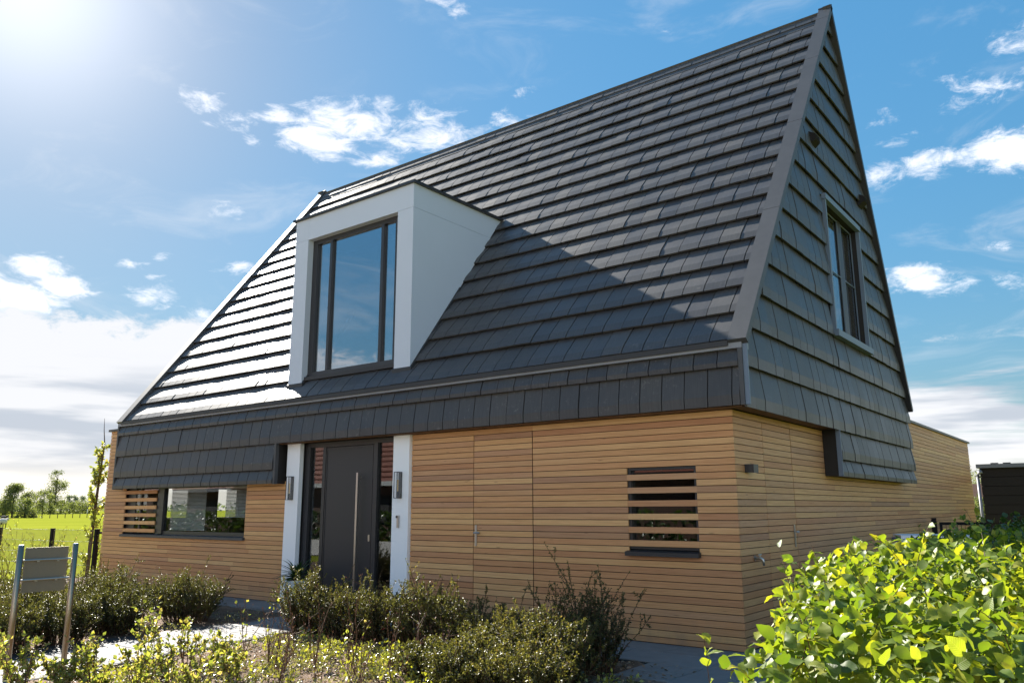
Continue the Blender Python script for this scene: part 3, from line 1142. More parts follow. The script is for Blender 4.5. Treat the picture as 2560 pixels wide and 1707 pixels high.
# gable window
gw = MB()
y0w, y1w, z0w, z1w = GW
t = .075
gw.box(.225, .290, y0w - .035, y0w + .015, z0w - .02, z1w + .04)
gw.box(.225, .290, y1w - .015, y1w + .035, z0w - .02, z1w + .04)
gw.box(.225, .306, y0w - .05, y1w + .05, z1w - .01, z1w + .085)
gw.box(.225, .330, y0w - .06, y1w + .06, z0w - .10, z0w + .005)
gframe = gw.build('gable_window', 'window_trim', house)
xi = .115
MB().box(xi - .05, .224, y0w - .04, y0w, z0w, z1w).box(xi - .05, .224, y1w, y1w + .04, z0w, z1w).box(xi - .05, .224, y0w, y1w, z1w, z1w + .04).box(xi - .05, .224, y0w, y1w, z0w - .04, z0w).build('reveal', 'dark_lining', gframe)
bars = MB()
W3 = [y0w + .03, 4.88, 5.07, y1w - .02]
for a, b in ((W3[0], W3[1]), (W3[2], W3[3])):
    zc = 5.49
    for q, w2 in ((a, .02), (b - .02, .02)):
        bars.box(xi + .012, xi + .030, q + .003, q + w2 - .003, z0w + .02, z1w - .03)
    for q in (z0w + .02, zc, z1w - .05):
        bars.box(xi + .010, xi + .028, a, b, q, q + .015)
bars.build('screen_frame', 'window_trim', gframe)
MB().box(xi, xi + .03, W3[1] + .002, W3[2] - .002, z0w + .01, z1w - .01).build('mullion', 'black_metal', gframe)
MB().box(xi - .004, xi, y0w, y1w, z0w, z1w).build('pane', 'dark_glass', gframe)
cu = MB()
for i in range(40):
    a = y0w + .05 * i
    dx = .015 * math.sin(i * 1.9)
    cu.quad((xi - .06 + dx, a, z0w), (xi - .06 - dx, a + .05, z0w), (xi - .06 - dx, a + .05, z1w), (xi - .06 + dx, a, z1w))
cu.build('curtain', 'curtain', gframe)
# vent hoods near the verges
for yv, zv in ((3.24, 7.33), (6.10, 7.17)):
    m = MB()
    p = [(.215, 0, 0), (.215, .34, 0), (.215, .34, .30), (.215, 0, .30)]
    m.add([(.22, yv, zv), (.22, yv + .28, zv), (.22, yv + .28, zv + .26), (.22, yv, zv + .26), (.35, yv + .03, zv + .09), (.35, yv + .25, zv + .09), (.35, yv + .25, zv + .19), (.35, yv + .03, zv + .19)],
          [(0, 1, 5, 4), (1, 2, 6, 5), (2, 3, 7, 6), (3, 0, 4, 7), (4, 5, 6, 7)])
    for q in range(6):
        zz = zv + .10 + q * .014
        m.box(.348, .357, yv + .04, yv + .24, zz, zz + .006)
    m.build('vent_hood', 'membrane', gable)

# ---- dormer ----------------------------------------------------------------
dormer = MB().box(DX0 + .1, DX1 - .1, .9, 2.3, 6.70, 7.02).build('dormer', 'white_render_shaded', house)


def zroof(y, dn=.05):
    return EZ + (y - EY) * FSL - dn / cF


ZT = 7.085
for x0, x1 in ((DX0, -8.236), (-5.815, DX1)):
    yb = .0
    ytop = EY + (ZT - EZ + .05 / cF) / FSL
    MB().prism_x([(0.0, zroof(0) + .02), (0.0, 6.652), (2.1, 6.652)], x0, x1).build('dormer_cheek', 'white_render_shaded', dormer)
    MB().prism_x([(0.0, 6.656), (0.0, ZT), (ytop, ZT), (ytop - .32, 6.656)], x0, x1).build('dormer_cheek', 'white_render_shaded', dormer)
    m = MB()
    m.prism_x([(-.012, zroof(0) - .09), (-.012, zroof(0) + .018), (1.2, zroof(1.2) + .018), (1.2, zroof(1.2) - .09)], x0 - .03, x1 + .035)
    m.build('lead_flashing', 'lead', dormer)
MB().prism_x([(.0015, 6.65), (.0015, ZT), (1.0, ZT), (1.0, 6.65)], -8.235, -5.816).build('dormer_head', 'white_render_shaded', dormer)
ytop = EY + (ZT + .04 - EZ + .04 / cF) / FSL
MB().prism_x([(-.045, ZT + .001), (-.045, ZT + .045), (ytop + .02, ZT + .045), (ytop + .0, ZT + .001)], DX0 - .06, DX1 + .055).build('dormer_cap', 'black_metal', dormer)
wy = .125
wf = MB()
wf.box(-8.235, -8.10, wy, wy + .09, 4.00, 6.649).box(-5.99, -5.817, wy, wy + .09, 4.00, 6.649)
wf.box(-8.10, -5.99, wy, wy + .09, 4.00, 4.085).box(-8.10, -5.99, wy, wy + .09, 6.565, 6.649)
wf.box(-7.735, -7.668, wy - .002, wy + .088, 4.085, 6.565).box(-6.348, -6.280, wy - .002, wy + .088, 4.085, 6.565)
wframe = wf.build('dormer_window', 'black_metal', dormer)
for a, b in ((-8.10, -7.735), (-7.668, -6.348), (-6.280, -5.99)):
    MB().box(a, b, wy + .045, wy + .055, 4.085, 6.565).build('pane', 'dormer_glass', wframe)
MB().box(-8.235, -5.816, .05, wy + .14, 3.93, 4.0).build('sill', 'lead', dormer)
rm = MB()
X0, X1, Y0, Y1, Z0, Z1 = -8.23, -5.82, .24, 3.2, 3.9, 6.66
rm.quad((X0, Y1, Z0), (X1, Y1, Z0), (X1, Y1, Z1), (X0, Y1, Z1)).quad((X0, Y0, Z0), (X0, Y1, Z0), (X0, Y1, Z1), (X0, Y0, Z1)).quad((X1, Y0, Z0), (X1, Y1, Z0), (X1, Y1, Z1), (X1, Y0, Z1))
rm.quad((X0, Y0, Z0), (X1, Y0, Z0), (X1, Y1, Z0), (X0, Y1, Z0)).quad((X0, Y0, Z1), (X1, Y0, Z1), (X1, Y1, Z1), (X0, Y1, Z1))
rm.build('attic_room', 'room_light', dormer)
for xx in (-6.6, -6.0):
    MB().box(xx - .06, xx + .06, .6, .72, Z1 - .02, Z1 - .001).build('ceiling_spot', 'black_metal', dormer)

# ---- entrance --------------------------------------------------------------
for x0, x1 in ((-8.452, -8.091), (-5.709, -5.348)):
    MB().box(x0, x1, -.060, .20, 0.004, 2.764).build('white_pillar', 'white_render_lit', house)
ent = MB()
ey0, ey1 = .065, .15
ent.box(-8.089, -7.96, ey0, ey1, .01, 2.764).box(-7.607, -7.53, ey0, ey1, .01, 2.764).box(-6.305, -6.208, ey0, ey1, .01, 2.764).box(-5.80, -5.711, ey0, ey1, .01, 2.764)
ent.box(-7.96, -7.607, ey0, ey1, 2.69, 2.764).box(-7.53, -6.305, ey0, ey1, 2.675, 2.764).box(-6.208, -5.80, ey0, ey1, 2.69, 2.764)
ent.box(-7.96, -7.607, ey0, ey1, .01, .09).box(-6.208, -5.80, ey0, ey1, .01, .09)
entrance = ent.build('entrance', 'black_metal', house)
leafo = MB().box(-7.522, -6.313, ey0 + .012, ey0 + .06, .012, 2.667).build('door_leaf', 'door_paint', entrance)
MB().box(-7.515, -7.495, ey0 + .004, ey0 + .011, .02, 2.66).box(-6.34, -6.32, ey0 + .004, ey0 + .011, .02, 2.66).box(-7.495, -6.34, ey0 + .004, ey0 + .011, 2.64, 2.66).build('door_bead', 'black_metal', entrance)
hb = MB().box(-6.612, -6.570, -.030, .012, .30, 2.205)
hb.box(-6.602, -6.58, .012, .077, 2.11, 2.13).box(-6.602, -6.58, .012, .077, .40, .42)
hb.build('bar_handle', 'steel', entrance)
m = MB()
n = 12
pts = []
for i in range(n):
    a = 2 * math.pi * i / n
    pts.append((-6.37 + .02 * math.cos(a), 1.14 + .02 * math.sin(a) + (.035 if math.sin(a) > 0 else -.035)))
m.add([(x, ey0 + .003, z) for x, z in pts] + [(x, ey0 + .012, z) for x, z in pts], [tuple(range(n))] + [(i, (i + 1) % n, n + (i + 1) % n, n + i) for i in range(n)])
m.build('lock_plate', 'steel', entrance)
for a, b in ((-7.96, -7.607), (-6.208, -5.80)):
    MB().box(a, b, ey0 + .045, ey0 + .055, .09, 2.69).build('sidelight_pane', 'dark_glass', entrance)
rm = MB()
X0, X1, Y0, Y1, Z0, Z1 = -8.08, -5.72, .16, 3.6, .0, 2.764
rm.quad((X0, Y1, Z0), (X1, Y1, Z0), (X1, Y1, Z1), (X0, Y1, Z1)).quad((X0, Y0, Z0), (X0, Y1, Z0), (X0, Y1, Z1), (X0, Y0, Z1)).quad((X1, Y0, Z0), (X1, Y1, Z0), (X1, Y1, Z1), (X1, Y0, Z1))
rm.quad((X0, Y0, Z0 + .01), (X1, Y0, Z0 + .01), (X1, Y1, Z0 + .01), (X0, Y1, Z0 + .01)).quad((X0, Y0, Z1), (X1, Y0, Z1), (X1, Y1, Z1), (X0, Y1, Z1))
rm.build('hall', 'room_dark', entrance)

# ---- ground floor windows --------------------------------------------------
wl = MB()
a, b, c, d = WIN_L
wl.box(-12.96, -12.72, .03, .13, c + .06, d - .03).box(b - .012, b + .012, .03, .13, c + .06, d - .03)
wl.box(-12.72, b - .012, .03, .13, d - .06, d - .025).box(-12.72, b - .012, .06, .13, c + .05, c + .12)
winl = wl.build('front_window', 'black_metal', house)
MB().box(-12.72, b - .012, .085, .092, c + .12, d - .06).build('pane', 'dark_glass', winl)
MB().box(-14.285, -12.96, .085, .092, c + .07, d - .03).build('pane', 'dark_glass', louvre_left)
MB().box(-13.75, -13.69, .06, .10, c + .07, d - .03).box(-14.28, -13.95, .07, .10, c + .07, d - .03).build('frame', 'black_metal', louvre_left)
sl_ = MB()
sl_.add([(-14.31, -.055, 1.035), (-9.69, -.055, 1.035), (-9.69, .12, 1.045), (-14.31, .12, 1.045), (-14.31, -.055, 1.083), (-9.69, -.055, 1.083), (-9.69, .12, 1.105), (-14.31, .12, 1.105)],
        [(0, 3, 2, 1), (4, 5, 6, 7), (0, 1, 5, 4), (1, 2, 6, 5), (2, 3, 7, 6), (3, 0, 4, 7)])
sl_.build('sill', 'trim_metal', winl)
# venetian blinds inside: two lengths, every slat a piece
for bi, (xa, xb, zlo) in enumerate(((-12.66, -11.35, 1.18), (-10.65, -9.78, 1.45))):
    hr = MB().box(xa, xb, .17, .20, d - .09, d - .06).build('blind', 'blind_slat', winl)
    sm = MB().add([(0, 0, 0), (xb - xa, 0, 0), (xb - xa, .022, .020), (0, .022, .020)], [(0, 1, 2, 3)]).mesh('blind_slat', 'blind_slat')
    z = d - .11
    while z > zlo:
        link('blind_slat', sm, hr, mw=Matrix.Translation((xa, .17, z)))
        z -= .027
rm = MB()


def room(mb, X0, X1, Y0, Y1, Z0, Z1, left=True):
    if left:
        mb.quad((X0, Y0, Z0), (X0, Y1, Z0), (X0, Y1, Z1), (X0, Y0, Z1))
    mb.quad((X0, Y1, Z0), (X1, Y1, Z0), (X1, Y1, Z1), (X0, Y1, Z1)).quad((X1, Y0, Z0), (X1, Y1, Z0), (X1, Y1, Z1), (X1, Y0, Z1))
    mb.quad((X0, Y0, Z0), (X1, Y0, Z0), (X1, Y1, Z0), (X0, Y1, Z0)).quad((X0, Y0, Z1), (X1, Y0, Z1), (X1, Y1, Z1), (X0, Y1, Z1))


room(rm, XL + .1, -9.6, .145, 4.0, .5, 2.3, False)
rm.build('study', 'room_dark', winl)
a, b, c, d = WIN_S
MB().box(a - .0, a + .04, .03, .13, c + .05, d).box(b - .04, b, .03, .13, c + .05, d).box(a + .04, b - .04, .03, .13, d - .03, d).box(a + .04, b - .04, .03, .13, c + .05, c + .1).build('frame', 'black_metal', louvre_front)
MB().box(a + .04, b - .04, .085, .092, c + .1, d - .03).build('pane', 'dark_glass', louvre_front)
sl_ = MB()
x0, x1 = -1.49, -.49
sl_.add([(x0, -.075, 1.020), (x1, -.075, 1.020), (x1, .1, 1.03), (x0, .1, 1.03), (x0, -.075, 1.068), (x1, -.075, 1.068), (x1, .1, 1.10), (x0, .1, 1.10)],
        [(0, 3, 2, 1), (4, 5, 6, 7), (0, 1, 5, 4), (1, 2, 6, 5), (2, 3, 7, 6), (3, 0, 4, 7)])
sl_.build('sill', 'black_metal', louvre_front)
rm = MB()
room(rm, -1.6, -.35, .145, 2.5, .8, 2.3)
rm.build('garage', 'room_dark', louvre_front)

# ================================================================== THINGS ON THE HOUSE
def lantern(x, label):
    t = thing('wall_lantern', label, 'wall lamp', (x, -.060, 1.77), 0, 'wall lanterns by the front door')
    H, W, D, e = .413, .075, .115, .009
    MB().box(-W / 2, W / 2, -.010, -.001, 0, H).build('back_plate', 'black_metal', t)
    m = MB()
    for sx in (-1, 1):
        xa = sx * W / 2
        m.box(min(xa, xa - sx * e), max(xa, xa - sx * e), -D, -D + e, 0, H)
        for z in (0, H - e):
            m.box(min(xa, xa - sx * e), max(xa, xa - sx * e), -D + e, -.010, z, z + e)
    for z in (0, H - e):
        m.box(-W / 2 + e, W / 2 - e, -D, -D + e, z, z + e)
    m.box(-W / 2 + e, W / 2 - e, -D + e, -.01, H - .004, H - .001)
    m.build('frame', 'black_metal', t)
    g = MB()
    g.box(-W / 2 + .002, -W / 2 + .004, -D + e, -.011, e, H - e).box(W / 2 - .004, W / 2 - .002, -D + e, -.011, e, H - e)
    g.build('glass', 'lamp_glass', t)
    MB().tube([(0, -.06, .01), (0, -.06, .11)], .014, 8).build('socket', 'black_metal', t)
    MB().tube([(0, -.06, .11), (0, -.06, .29)], .011, 8).build('bulb', 'amber_glass', t)
    return t


lantern(-8.262, 'black glass wall lantern on the white pillar left of the door')
lantern(-5.530, 'black glass wall lantern on the white pillar above the doorbell')
t = thing('doorbell', 'slim silver doorbell plate with round dark button on white pillar', 'doorbell', (-5.555, -.060, 1.32))
MB().box(-.012, .022, -.03, -.001, 0, .186).build('plate', 'steel', t)
m = MB()
m.tube([(-.012, -.001, .165), (-.012, -.034, .165)], .021, 12)
m.build('button', 'black_metal', t)

t = thing('outdoor_spotlight', 'small dark cube spotlight high on the cedar side wall', 'wall lamp', (0, .36, 2.02))
MB().box(.003, .115, -.075, .075, 0, .10).build('housing', 'black_metal', t)
MB().box(.02, .10, -.06, .06, -.004, -.0005).build('lens', 'lamp_glass', t)

t = thing('garden_tap', 'steel garden tap on the cedar side wall near the corner', 'tap', (0, .42, .985))
MB().tube([(.002, 0, .03), (.012, 0, .03)], .036, 12).build('flange', 'steel', t)
MB().tube([(.01, 0, .03), (.075, 0, .03), (.105, 0, .015), (.112, 0, -.055)], [.016, .018, .016, .014], 10, True).build('spout', 'steel', t, True)
m = MB().tube([(.07, 0, .04), (.07, 0, .068)], .009, 8)
m.tube([(.07, -.045, .07), (.07, .045, .07)], .008, 8)
m.build('lever', 'steel', t)
# ================================================================== VEGETATION
def thin_tubes(paths, r0, r1, sides=3):
    """paths (N,K,3) -> verts, faces (triangular tubes)"""
    P = np.asarray(paths)
    N, K, _ = P.shape
    d = norm(np.gradient(P, axis=1))
    a = norm(np.cross(d, np.array([.31, .17, .93])))
    b = np.cross(d, a)
    r0 = np.broadcast_to(r0, (N,))
    r1 = np.broadcast_to(r1, (N,))
    rad = (r0[:, None] + (r1 - r0)[:, None] * np.linspace(0, 1, K)[None])[..., None]
    ring = []
    for k in range(sides):
        th = 2 * math.pi * k / sides
        ring.append(P + (a * math.cos(th) + b * math.sin(th)) * rad)
    V = np.stack(ring, 2).reshape(-1, 3)           # N,K,sides
    base = (np.arange(N)[:, None, None] * K + np.arange(K - 1)[None, :, None]) * sides
    k = np.arange(sides)[None, None]
    k2 = (k + 1) % sides
    F = np.stack([base + k, base + k2, base + sides + k2, base + sides + k], -1).reshape(-1, 4)
    return V, F


def grow_paths(rs, starts, dirs, lens, K=6, bend=.25, up=.4):
    """curved shoots"""
    N = len(starts)
    P = np.zeros((N, K, 3))
    P[:, 0] = starts
    d = norm(dirs)
    w = rs.normal(size=(N, 3)) * bend
    for k in range(1, K):
        d = norm(d + (w + np.array([0, 0, up])) / K + rs.normal(size=(N, 3)) * bend * .25)
        P[:, k] = P[:, k - 1] + d * (lens / (K - 1))[:, None]
    return P


def sample_paths(P, n, rs, lo=.2, hi=1.0):
    """n points per path; returns points, tangents, parameter"""
    N, K, _ = P.shape
    t = np.sort(rs.uniform(lo, hi, (N, n)), 1) * (K - 1) * .999
    i = np.floor(t).astype(int)
    f = (t - i)[..., None]
    ii = np.arange(N)[:, None]
    a, b = P[ii, i], P[ii, np.minimum(i + 1, K - 1)]
    return (a + (b - a) * f).reshape(-1, 3), norm(b - a).reshape(-1, 3), (t / (K - 1)).reshape(-1)


def shrub(loc, h, r, label, group, seed, shoots=60, tall=0, leafL=.024, tint0=.0, flowers=0, dens=1.0, name='evergreen_shrub', mat='shrub_leaf'):
    rs = np.random.RandomState(seed)
    t = thing(name, label, 'shrub', (loc[0], loc[1], -.03), rs.uniform(0, 6.28), group)
    N = int(shoots * 1.5)
    h *= 1.06
    th = rs.uniform(0, 2 * math.pi, N)
    rad = np.sqrt(rs.uniform(0, 1, N))
    st = np.stack([np.cos(th) * rad * r * .55, np.sin(th) * rad * r * .55, np.zeros(N)], 1)
    lean = rad[:, None] * np.stack([np.cos(th), np.sin(th), np.zeros(N)], 1) * (.50 * r / max(h, .1) + .18)
    ln = h * rs.uniform(.62, 1.0, N) * (1.04 - .32 * rad)
    if tall:
        ln[:tall] *= rs.uniform(1.25, 1.6, tall)
    P = grow_paths(rs, st, np.array([0, 0, 1.0]) + lean + rs.normal(size=(N, 3)) * .10, ln, 7, .35, .25)
    # side twigs
    k = 5
    sp, sd_, stt = sample_paths(P, k, rs, .18, .93)
    sdir = norm(sd_ * .9 + rs.normal(size=sp.shape) * .75 + np.array([0, 0, .15]))
    Q = grow_paths(rs, sp, sdir, rs.uniform(.10, .26, len(sp)) * (h / .9) * (1.15 - .6 * stt), 4, .4, .5)
    v1, f1 = thin_tubes(P, .007, .002)
    v2, f2 = thin_tubes(Q, .003, .0012)
    me = arrays_to_mesh('stems', np.concatenate([v1, v2]), np.concatenate([f1, f2 + len(v1)]), None, 'twig')
    link('stems', me, t)
    c1, d1, t1 = sample_paths(P, int(70 * dens), rs, .10, 1.0)
    c2, d2, t2 = sample_paths(Q, int(24 * dens), rs, .08, 1.0)
    c = np.concatenate([c1, c2])
    d = np.concatenate([d1, d2])
    dd = norm(norm(rs.normal(size=c.shape)) * .95 + d * .75)
    L = leafL * rs.uniform(.7, 1.25, len(c))
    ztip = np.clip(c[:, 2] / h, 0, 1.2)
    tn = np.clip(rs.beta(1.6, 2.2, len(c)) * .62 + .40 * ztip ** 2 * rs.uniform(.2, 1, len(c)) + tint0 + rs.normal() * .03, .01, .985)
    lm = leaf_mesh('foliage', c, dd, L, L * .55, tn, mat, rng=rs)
    link('foliage', lm, t)
    if flowers:
        ci = rs.choice(len(c1), flowers, replace=False)
        ci = np.repeat(c1[ci], 7, 0)
        fm = leaf_mesh('blossom', ci, rs.normal(size=ci.shape), .022, .018, np.full(len(ci), .5), 'flower_red', rng=rs)
        link('blossom', fm, t)
    return t


GL = 'dark shrubs between path and fence'
GM = 'dark shrubs before the front wall'
shrub((-7.75, -2.25), .88, .55, 'dark rounded shrub at the near end of the cedar wall where path meets paving', GL, 11, 80, 3, flowers=2)
shrub((-8.25, -3.05), .90, .50, 'olive shrub left of the one at the path corner, below the long window', GL, 12, 70, 3, flowers=1)
shrub((-7.45, -3.45), .74, .50, 'low dense shrub at path edge behind the right sign post', GL, 13, 70, 0)
shrub((-7.25, -4.25), .72, .50, 'dark shrub at path edge directly below the sign panel', GL, 14, 70, 0)
shrub((-7.0, -5.05), .70, .48, 'dark shrub at path edge beside the left sign post', GL, 15, 70, 0)
shrub((-8.9, -3.9), .86, .50, 'second row shrub behind the sign, right half', GL, 16, 60, 2)
shrub((-8.4, -4.9), .80, .50, 'second row shrub behind the sign, left half', GL, 17, 60, 2)
shrub((-9.9, -2.5), .92, .55, 'tall shrub at foot of cedar wall below the louvred window', GL, 18, 60, 3)
shrub((-10.3, -3.6), .86, .55, 'shrub in back row between sign and cedar wall', GL, 19, 55, 2)
shrub((-12.2, -2.6), .95, .60, 'shrub farthest back, before the left corner of cedar wall', GL, 20, 50, 3)
shrub((-11.4, -4.6), .85, .55, 'shrub at left picture edge behind the sign post', GL, 21, 50, 2)

shrub((-5.25, -1.95), .90, .42, 'upright glossy shrub in front of the white plant pot', GM, 31, 65, 6, tint0=.03)
shrub((-4.55, -1.95), .78, .45, 'spiky shrub in front of the dark front door', GM, 32, 65, 5, tint0=.03)
shrub((-3.85, -1.85), .80, .45, 'shrub in front of the right white pillar', GM, 33, 65, 6, flowers=1, tint0=.03)
shrub((-3.25, -1.85), .86, .46, 'bronze tipped shrub left of the flush cedar door', GM, 34, 65, 6, flowers=1, tint0=.04)
shrub((-2.55, -1.85), .74, .46, 'shrub in front of the flush cedar door', GM, 35, 65, 5, flowers=1, tint0=.03)
shrub((-1.95, -1.95), .66, .46, 'lower shrub between flush cedar door and louvred window', GM, 36, 60, 5)
shrub((-.95, -1.85), .95, .46, 'tall dark shrub with long loose shoots below the louvred window', GM, 37, 70, 14, flowers=2, tint0=-.08)
shrub((-1.35, -2.75), .70, .50, 'yellowish shrub in the middle of the front bed', GM, 38, 75, 2, tint0=.15, flowers=1)
shrub((-.80, -2.72), .78, .48, 'yellow green shrub at the paving corner, right end of the bed', GM, 39, 85, 2, tint0=.14, flowers=1)
shrub((-.55, -3.40), .62, .46, 'fine leaved shrub low at bottom edge near the paving', GM, 40, 80, 0, tint0=.14)
shrub((-1.15, -3.45), .56, .46, 'fine leaved grey green shrub low in the bed centre', GM, 41, 75, 0, tint0=.12)
shrub((-1.85, -3.20), .48, .42, 'small spreading shrub at left end of the yellowish group', GM, 42, 60, 0, tint0=.12)


# young bright saplings on the left, bare twigs in the bed
def sapling(loc, h, label, group, seed, leafy=1.0, n=5, spread=.25):
    rs = np.random.RandomState(seed)
    t = thing('leafy_sapling' if leafy > .3 else 'bare_sapling', label, 'sapling', (loc[0], loc[1], -.03), rs.uniform(0, 6.28), group)
    st = np.zeros((n, 3))
    th = rs.uniform(0, 6.28, n)
    st[:, 0], st[:, 1] = np.cos(th) * .03, np.sin(th) * .03
    di = np.stack([np.cos(th) * spread, np.sin(th) * spread, np.ones(n)], 1)
    ln = h * rs.uniform(.6, 1.0, n)
    P = grow_paths(rs, st, di, ln, 8, .30, .1)
    sp, sd_, stt = sample_paths(P, 6, rs, .30, .97)
    Q = grow_paths(rs, sp, sd_ + rs.normal(size=sp.shape) * .55, rs.uniform(.05, .20, len(sp)) * (h / .8), 4, .4, .35)
    v1, f1 = thin_tubes(P, .0065, .0022, 4)
    v2, f2 = thin_tubes(Q, .0028, .0014, 3)
    link('stems', arrays_to_mesh('stems', np.concatenate([v1, v2]), np.concatenate([f1, f2 + len(v1)]), None, 'twig'), t)
    # buds at the tips
    tips = np.concatenate([Q[:, -1], P[:, -1]])
    td = np.concatenate([Q[:, -1] - Q[:, -2], P[:, -1] - P[:, -2]])
    link('buds', leaf_mesh('buds', np.repeat(tips, 2, 0), np.repeat(td, 2, 0) + rs.normal(size=(len(tips) * 2, 3)) * .004, .030, .010, rs.uniform(0, 1, len(tips) * 2), 'bud', rng=rs), t, 'stuff')
    if leafy > 0:
        c, d, tt = sample_paths(Q, max(1, int(5 * leafy)), rs, .15, 1.0)
        c2, d2, _ = sample_paths(P, max(1, int(6 * leafy)), rs, .35, 1.0)
        c, d = np.concatenate([c, c2]), np.concatenate([d, d2])
        L = rs.uniform(.032, .062, len(c))
        link('foliage', leaf_mesh('foliage', c, d * .5 + rs.normal(size=c.shape) * .8 + np.array([0, 0, .2]), L, L * .68, rs.uniform(0, .98, len(c)), 'sprout_leaf', rng=rs), t)


GS = 'young leafy saplings in the left foreground'
for i, (x, y, h, lab) in enumerate((
        (-4.55, -5.75, .62, 'bright leafy sapling at the foot of the left sign post'),
        (-4.35, -5.25, .55, 'bright leafy sapling between the two sign posts'),
        (-4.30, -4.65, .75, 'tallest bright sapling right of the right sign post'),
        (-4.55, -4.15, .52, 'airy light green sapling beside the path'),
        (-3.85, -5.45, .58, 'yellow green sapling at lower left corner'),
        (-3.70, -4.85, .50, 'low leafy sapling in front of the right sign post'),
        (-3.35, -5.30, .46, 'leafy sapling at bottom edge below the sign'),
        (-3.65, -4.25, .46, 'thin leafy sapling right of the sign, near bottom'),
        (-4.05, -6.00, .60, 'leafy sapling cut by the left picture edge'))):
    sapling((x, y), h, lab, GS, 60 + i, 1.0, 6, .32)
for i, (x, y, h, lab) in enumerate((
        (-4.50, -5.45, .42, 'small light green sapling tucked behind the left sign post'),
        (-4.10, -4.95, .40, 'small pale sapling between the two tall ones right of the sign'),
        (-3.95, -5.75, .46, 'small sapling with pale leaves at bottom edge left of the sign'),
        (-3.45, -5.65, .36, 'lowest sapling, cut by the bottom left edge of the picture'),
        (-3.10, -4.90, .40, 'small round sapling at bottom edge right of the sign'),
        (-3.25, -4.45, .38, 'small yellowish sapling halfway between sign and front bed'),
        (-4.00, -4.30, .40, 'small sapling at the near edge of the path'),
        (-2.95, -5.30, .34, 'small pale sapling at bottom edge farthest right of the leafy ones'))):
    sapling((x, y), h, lab, 'small saplings in the left foreground', 300 + i, 1.0, 6, .4)
GT = 'bare twigs standing in the front bed'
for i, (x, y, h, lab) in enumerate((
        (-3.05, -4.10, .60, 'bare reddish twig at the left end of the soil bed near bottom'),
        (-2.70, -4.35, .46, 'short bare twig at bottom edge left of centre'),
        (-2.25, -3.75, .52, 'bare twig before the middle of the front shrubs'),
        (-1.95, -4.15, .40, 'short bare twig at bottom edge in the centre'),
        (-3.75, -3.65, .70, 'bare twig close to the near edge of the path'))):
    sapling((x, y), h, lab, GT, 120 + i, 0.0, 4, .2)
for i, (x, y, h, lab) in enumerate((
        (-4.45, -3.55, .85, 'bare forked twig with buds before the left shrubs'),
        (-4.20, -3.05, .80, 'slim bare twig with buds beside the path'),
        (-3.55, -3.25, .86, 'bare twig rising before the grey paving'),
        (-3.20, -3.00, .95, 'tall bare twig in front of the paving gap'),
        (-2.95, -3.30, .62, 'bare twig in front of the shrub by the plant pot'),
        (-2.60, -3.05, .60, 'reddish budded twig before the front door'),
        (-2.25, -3.10, .75, 'leaning bare twig before the front door'),
        (-2.05, -2.85, .55, 'short reddish twig before the right pillar'),
        (-1.85, -3.70, .42, 'short bare twig in the middle of the bed'),
        (-2.75, -3.85, .50, 'bare twig near bottom edge of the bed'),
        (-3.40, -3.85, .55, 'bare branching twig low in left half of the bed'))):
    sapling((x, y), h, lab, GT, 90 + i, .12 if i in (0, 4, 8) else 0.0, 3, .16)


def ground_cover():
    """low creeping plants over the soil: rosettes of small leaves, too many to count"""
    rs = np.random.RandomState(5)
    C, D, L, T = [], [], [], []

    def patch(x, y, n, rad, hgt, lf, tlo, thi):
        th = rs.uniform(0, 6.28, n)
        q = np.sqrt(rs.uniform(0, 1, n)) * rad
        z = rs.uniform(.0, hgt, n) * (1 - .5 * (q / rad) ** 2)
        C.append(np.stack([x + np.cos(th) * q, y + np.sin(th) * q, z - .02], 1))
        D.append(norm(np.stack([np.cos(th) * .7, np.sin(th) * .7, np.full(n, .75)], 1) + rs.normal(size=(n, 3)) * .6))
        L.append(rs.uniform(.6, 1.3, n) * lf)
        T.append(np.clip(rs.uniform(tlo, thi, n) + .25 * (z / hgt - .4), .01, .99))
    tries = 0
    while tries < 260:
        tries += 1
        x, y = rs.uniform(-5.6, -.1), rs.uniform(-6.4, -2.2)
        if x < -5.1 + (y + 2.2) * -.2 and y < -1.5:
            continue
        near = rs.uniform()
        patch(x, y, rs.randint(40, 120), rs.uniform(.08, .2), rs.uniform(.05, .14), .030, .0, .74)
        if near > .55:
            for _ in range(rs.randint(2, 6)):
                a, b = x + rs.normal() * .1, y + rs.normal() * .1
                patch(a, b, rs.randint(12, 24), .04, rs.uniform(.10, .22), .045, .70, .98)
    for i in range(160):
        x, y = rs.uniform(-16, -6.9), rs.uniform(-7.0, -1.0)
        if -9 < x and y > -1.4:
            continue
        patch(x, y, 50, .22, .12, .03, .0, .8)
    C, D, L, T = map(np.concatenate, (C, D, L, T))
    link('ground_cover', leaf_mesh('ground_cover', C, D, L, L * .6, T, 'cover_leaf', rng=rs), None, 'stuff')
    n = 17000
    c = np.stack([rs.uniform(-5.7, .0, n), rs.uniform(-6.5, -1.2, n), rs.uniform(-.03, .005, n)], 1)
    d = rs.normal(size=(n, 3)) * np.array([1, 1, .25])
    LL = rs.uniform(.015, .06, n)
    link('leaf_litter', leaf_mesh('leaf_litter', c, d, LL, LL * rs.uniform(.15, .7, n), rs.uniform(0, .98, n), 'dry_leaf', rng=rs), None, 'stuff')


ground_cover()


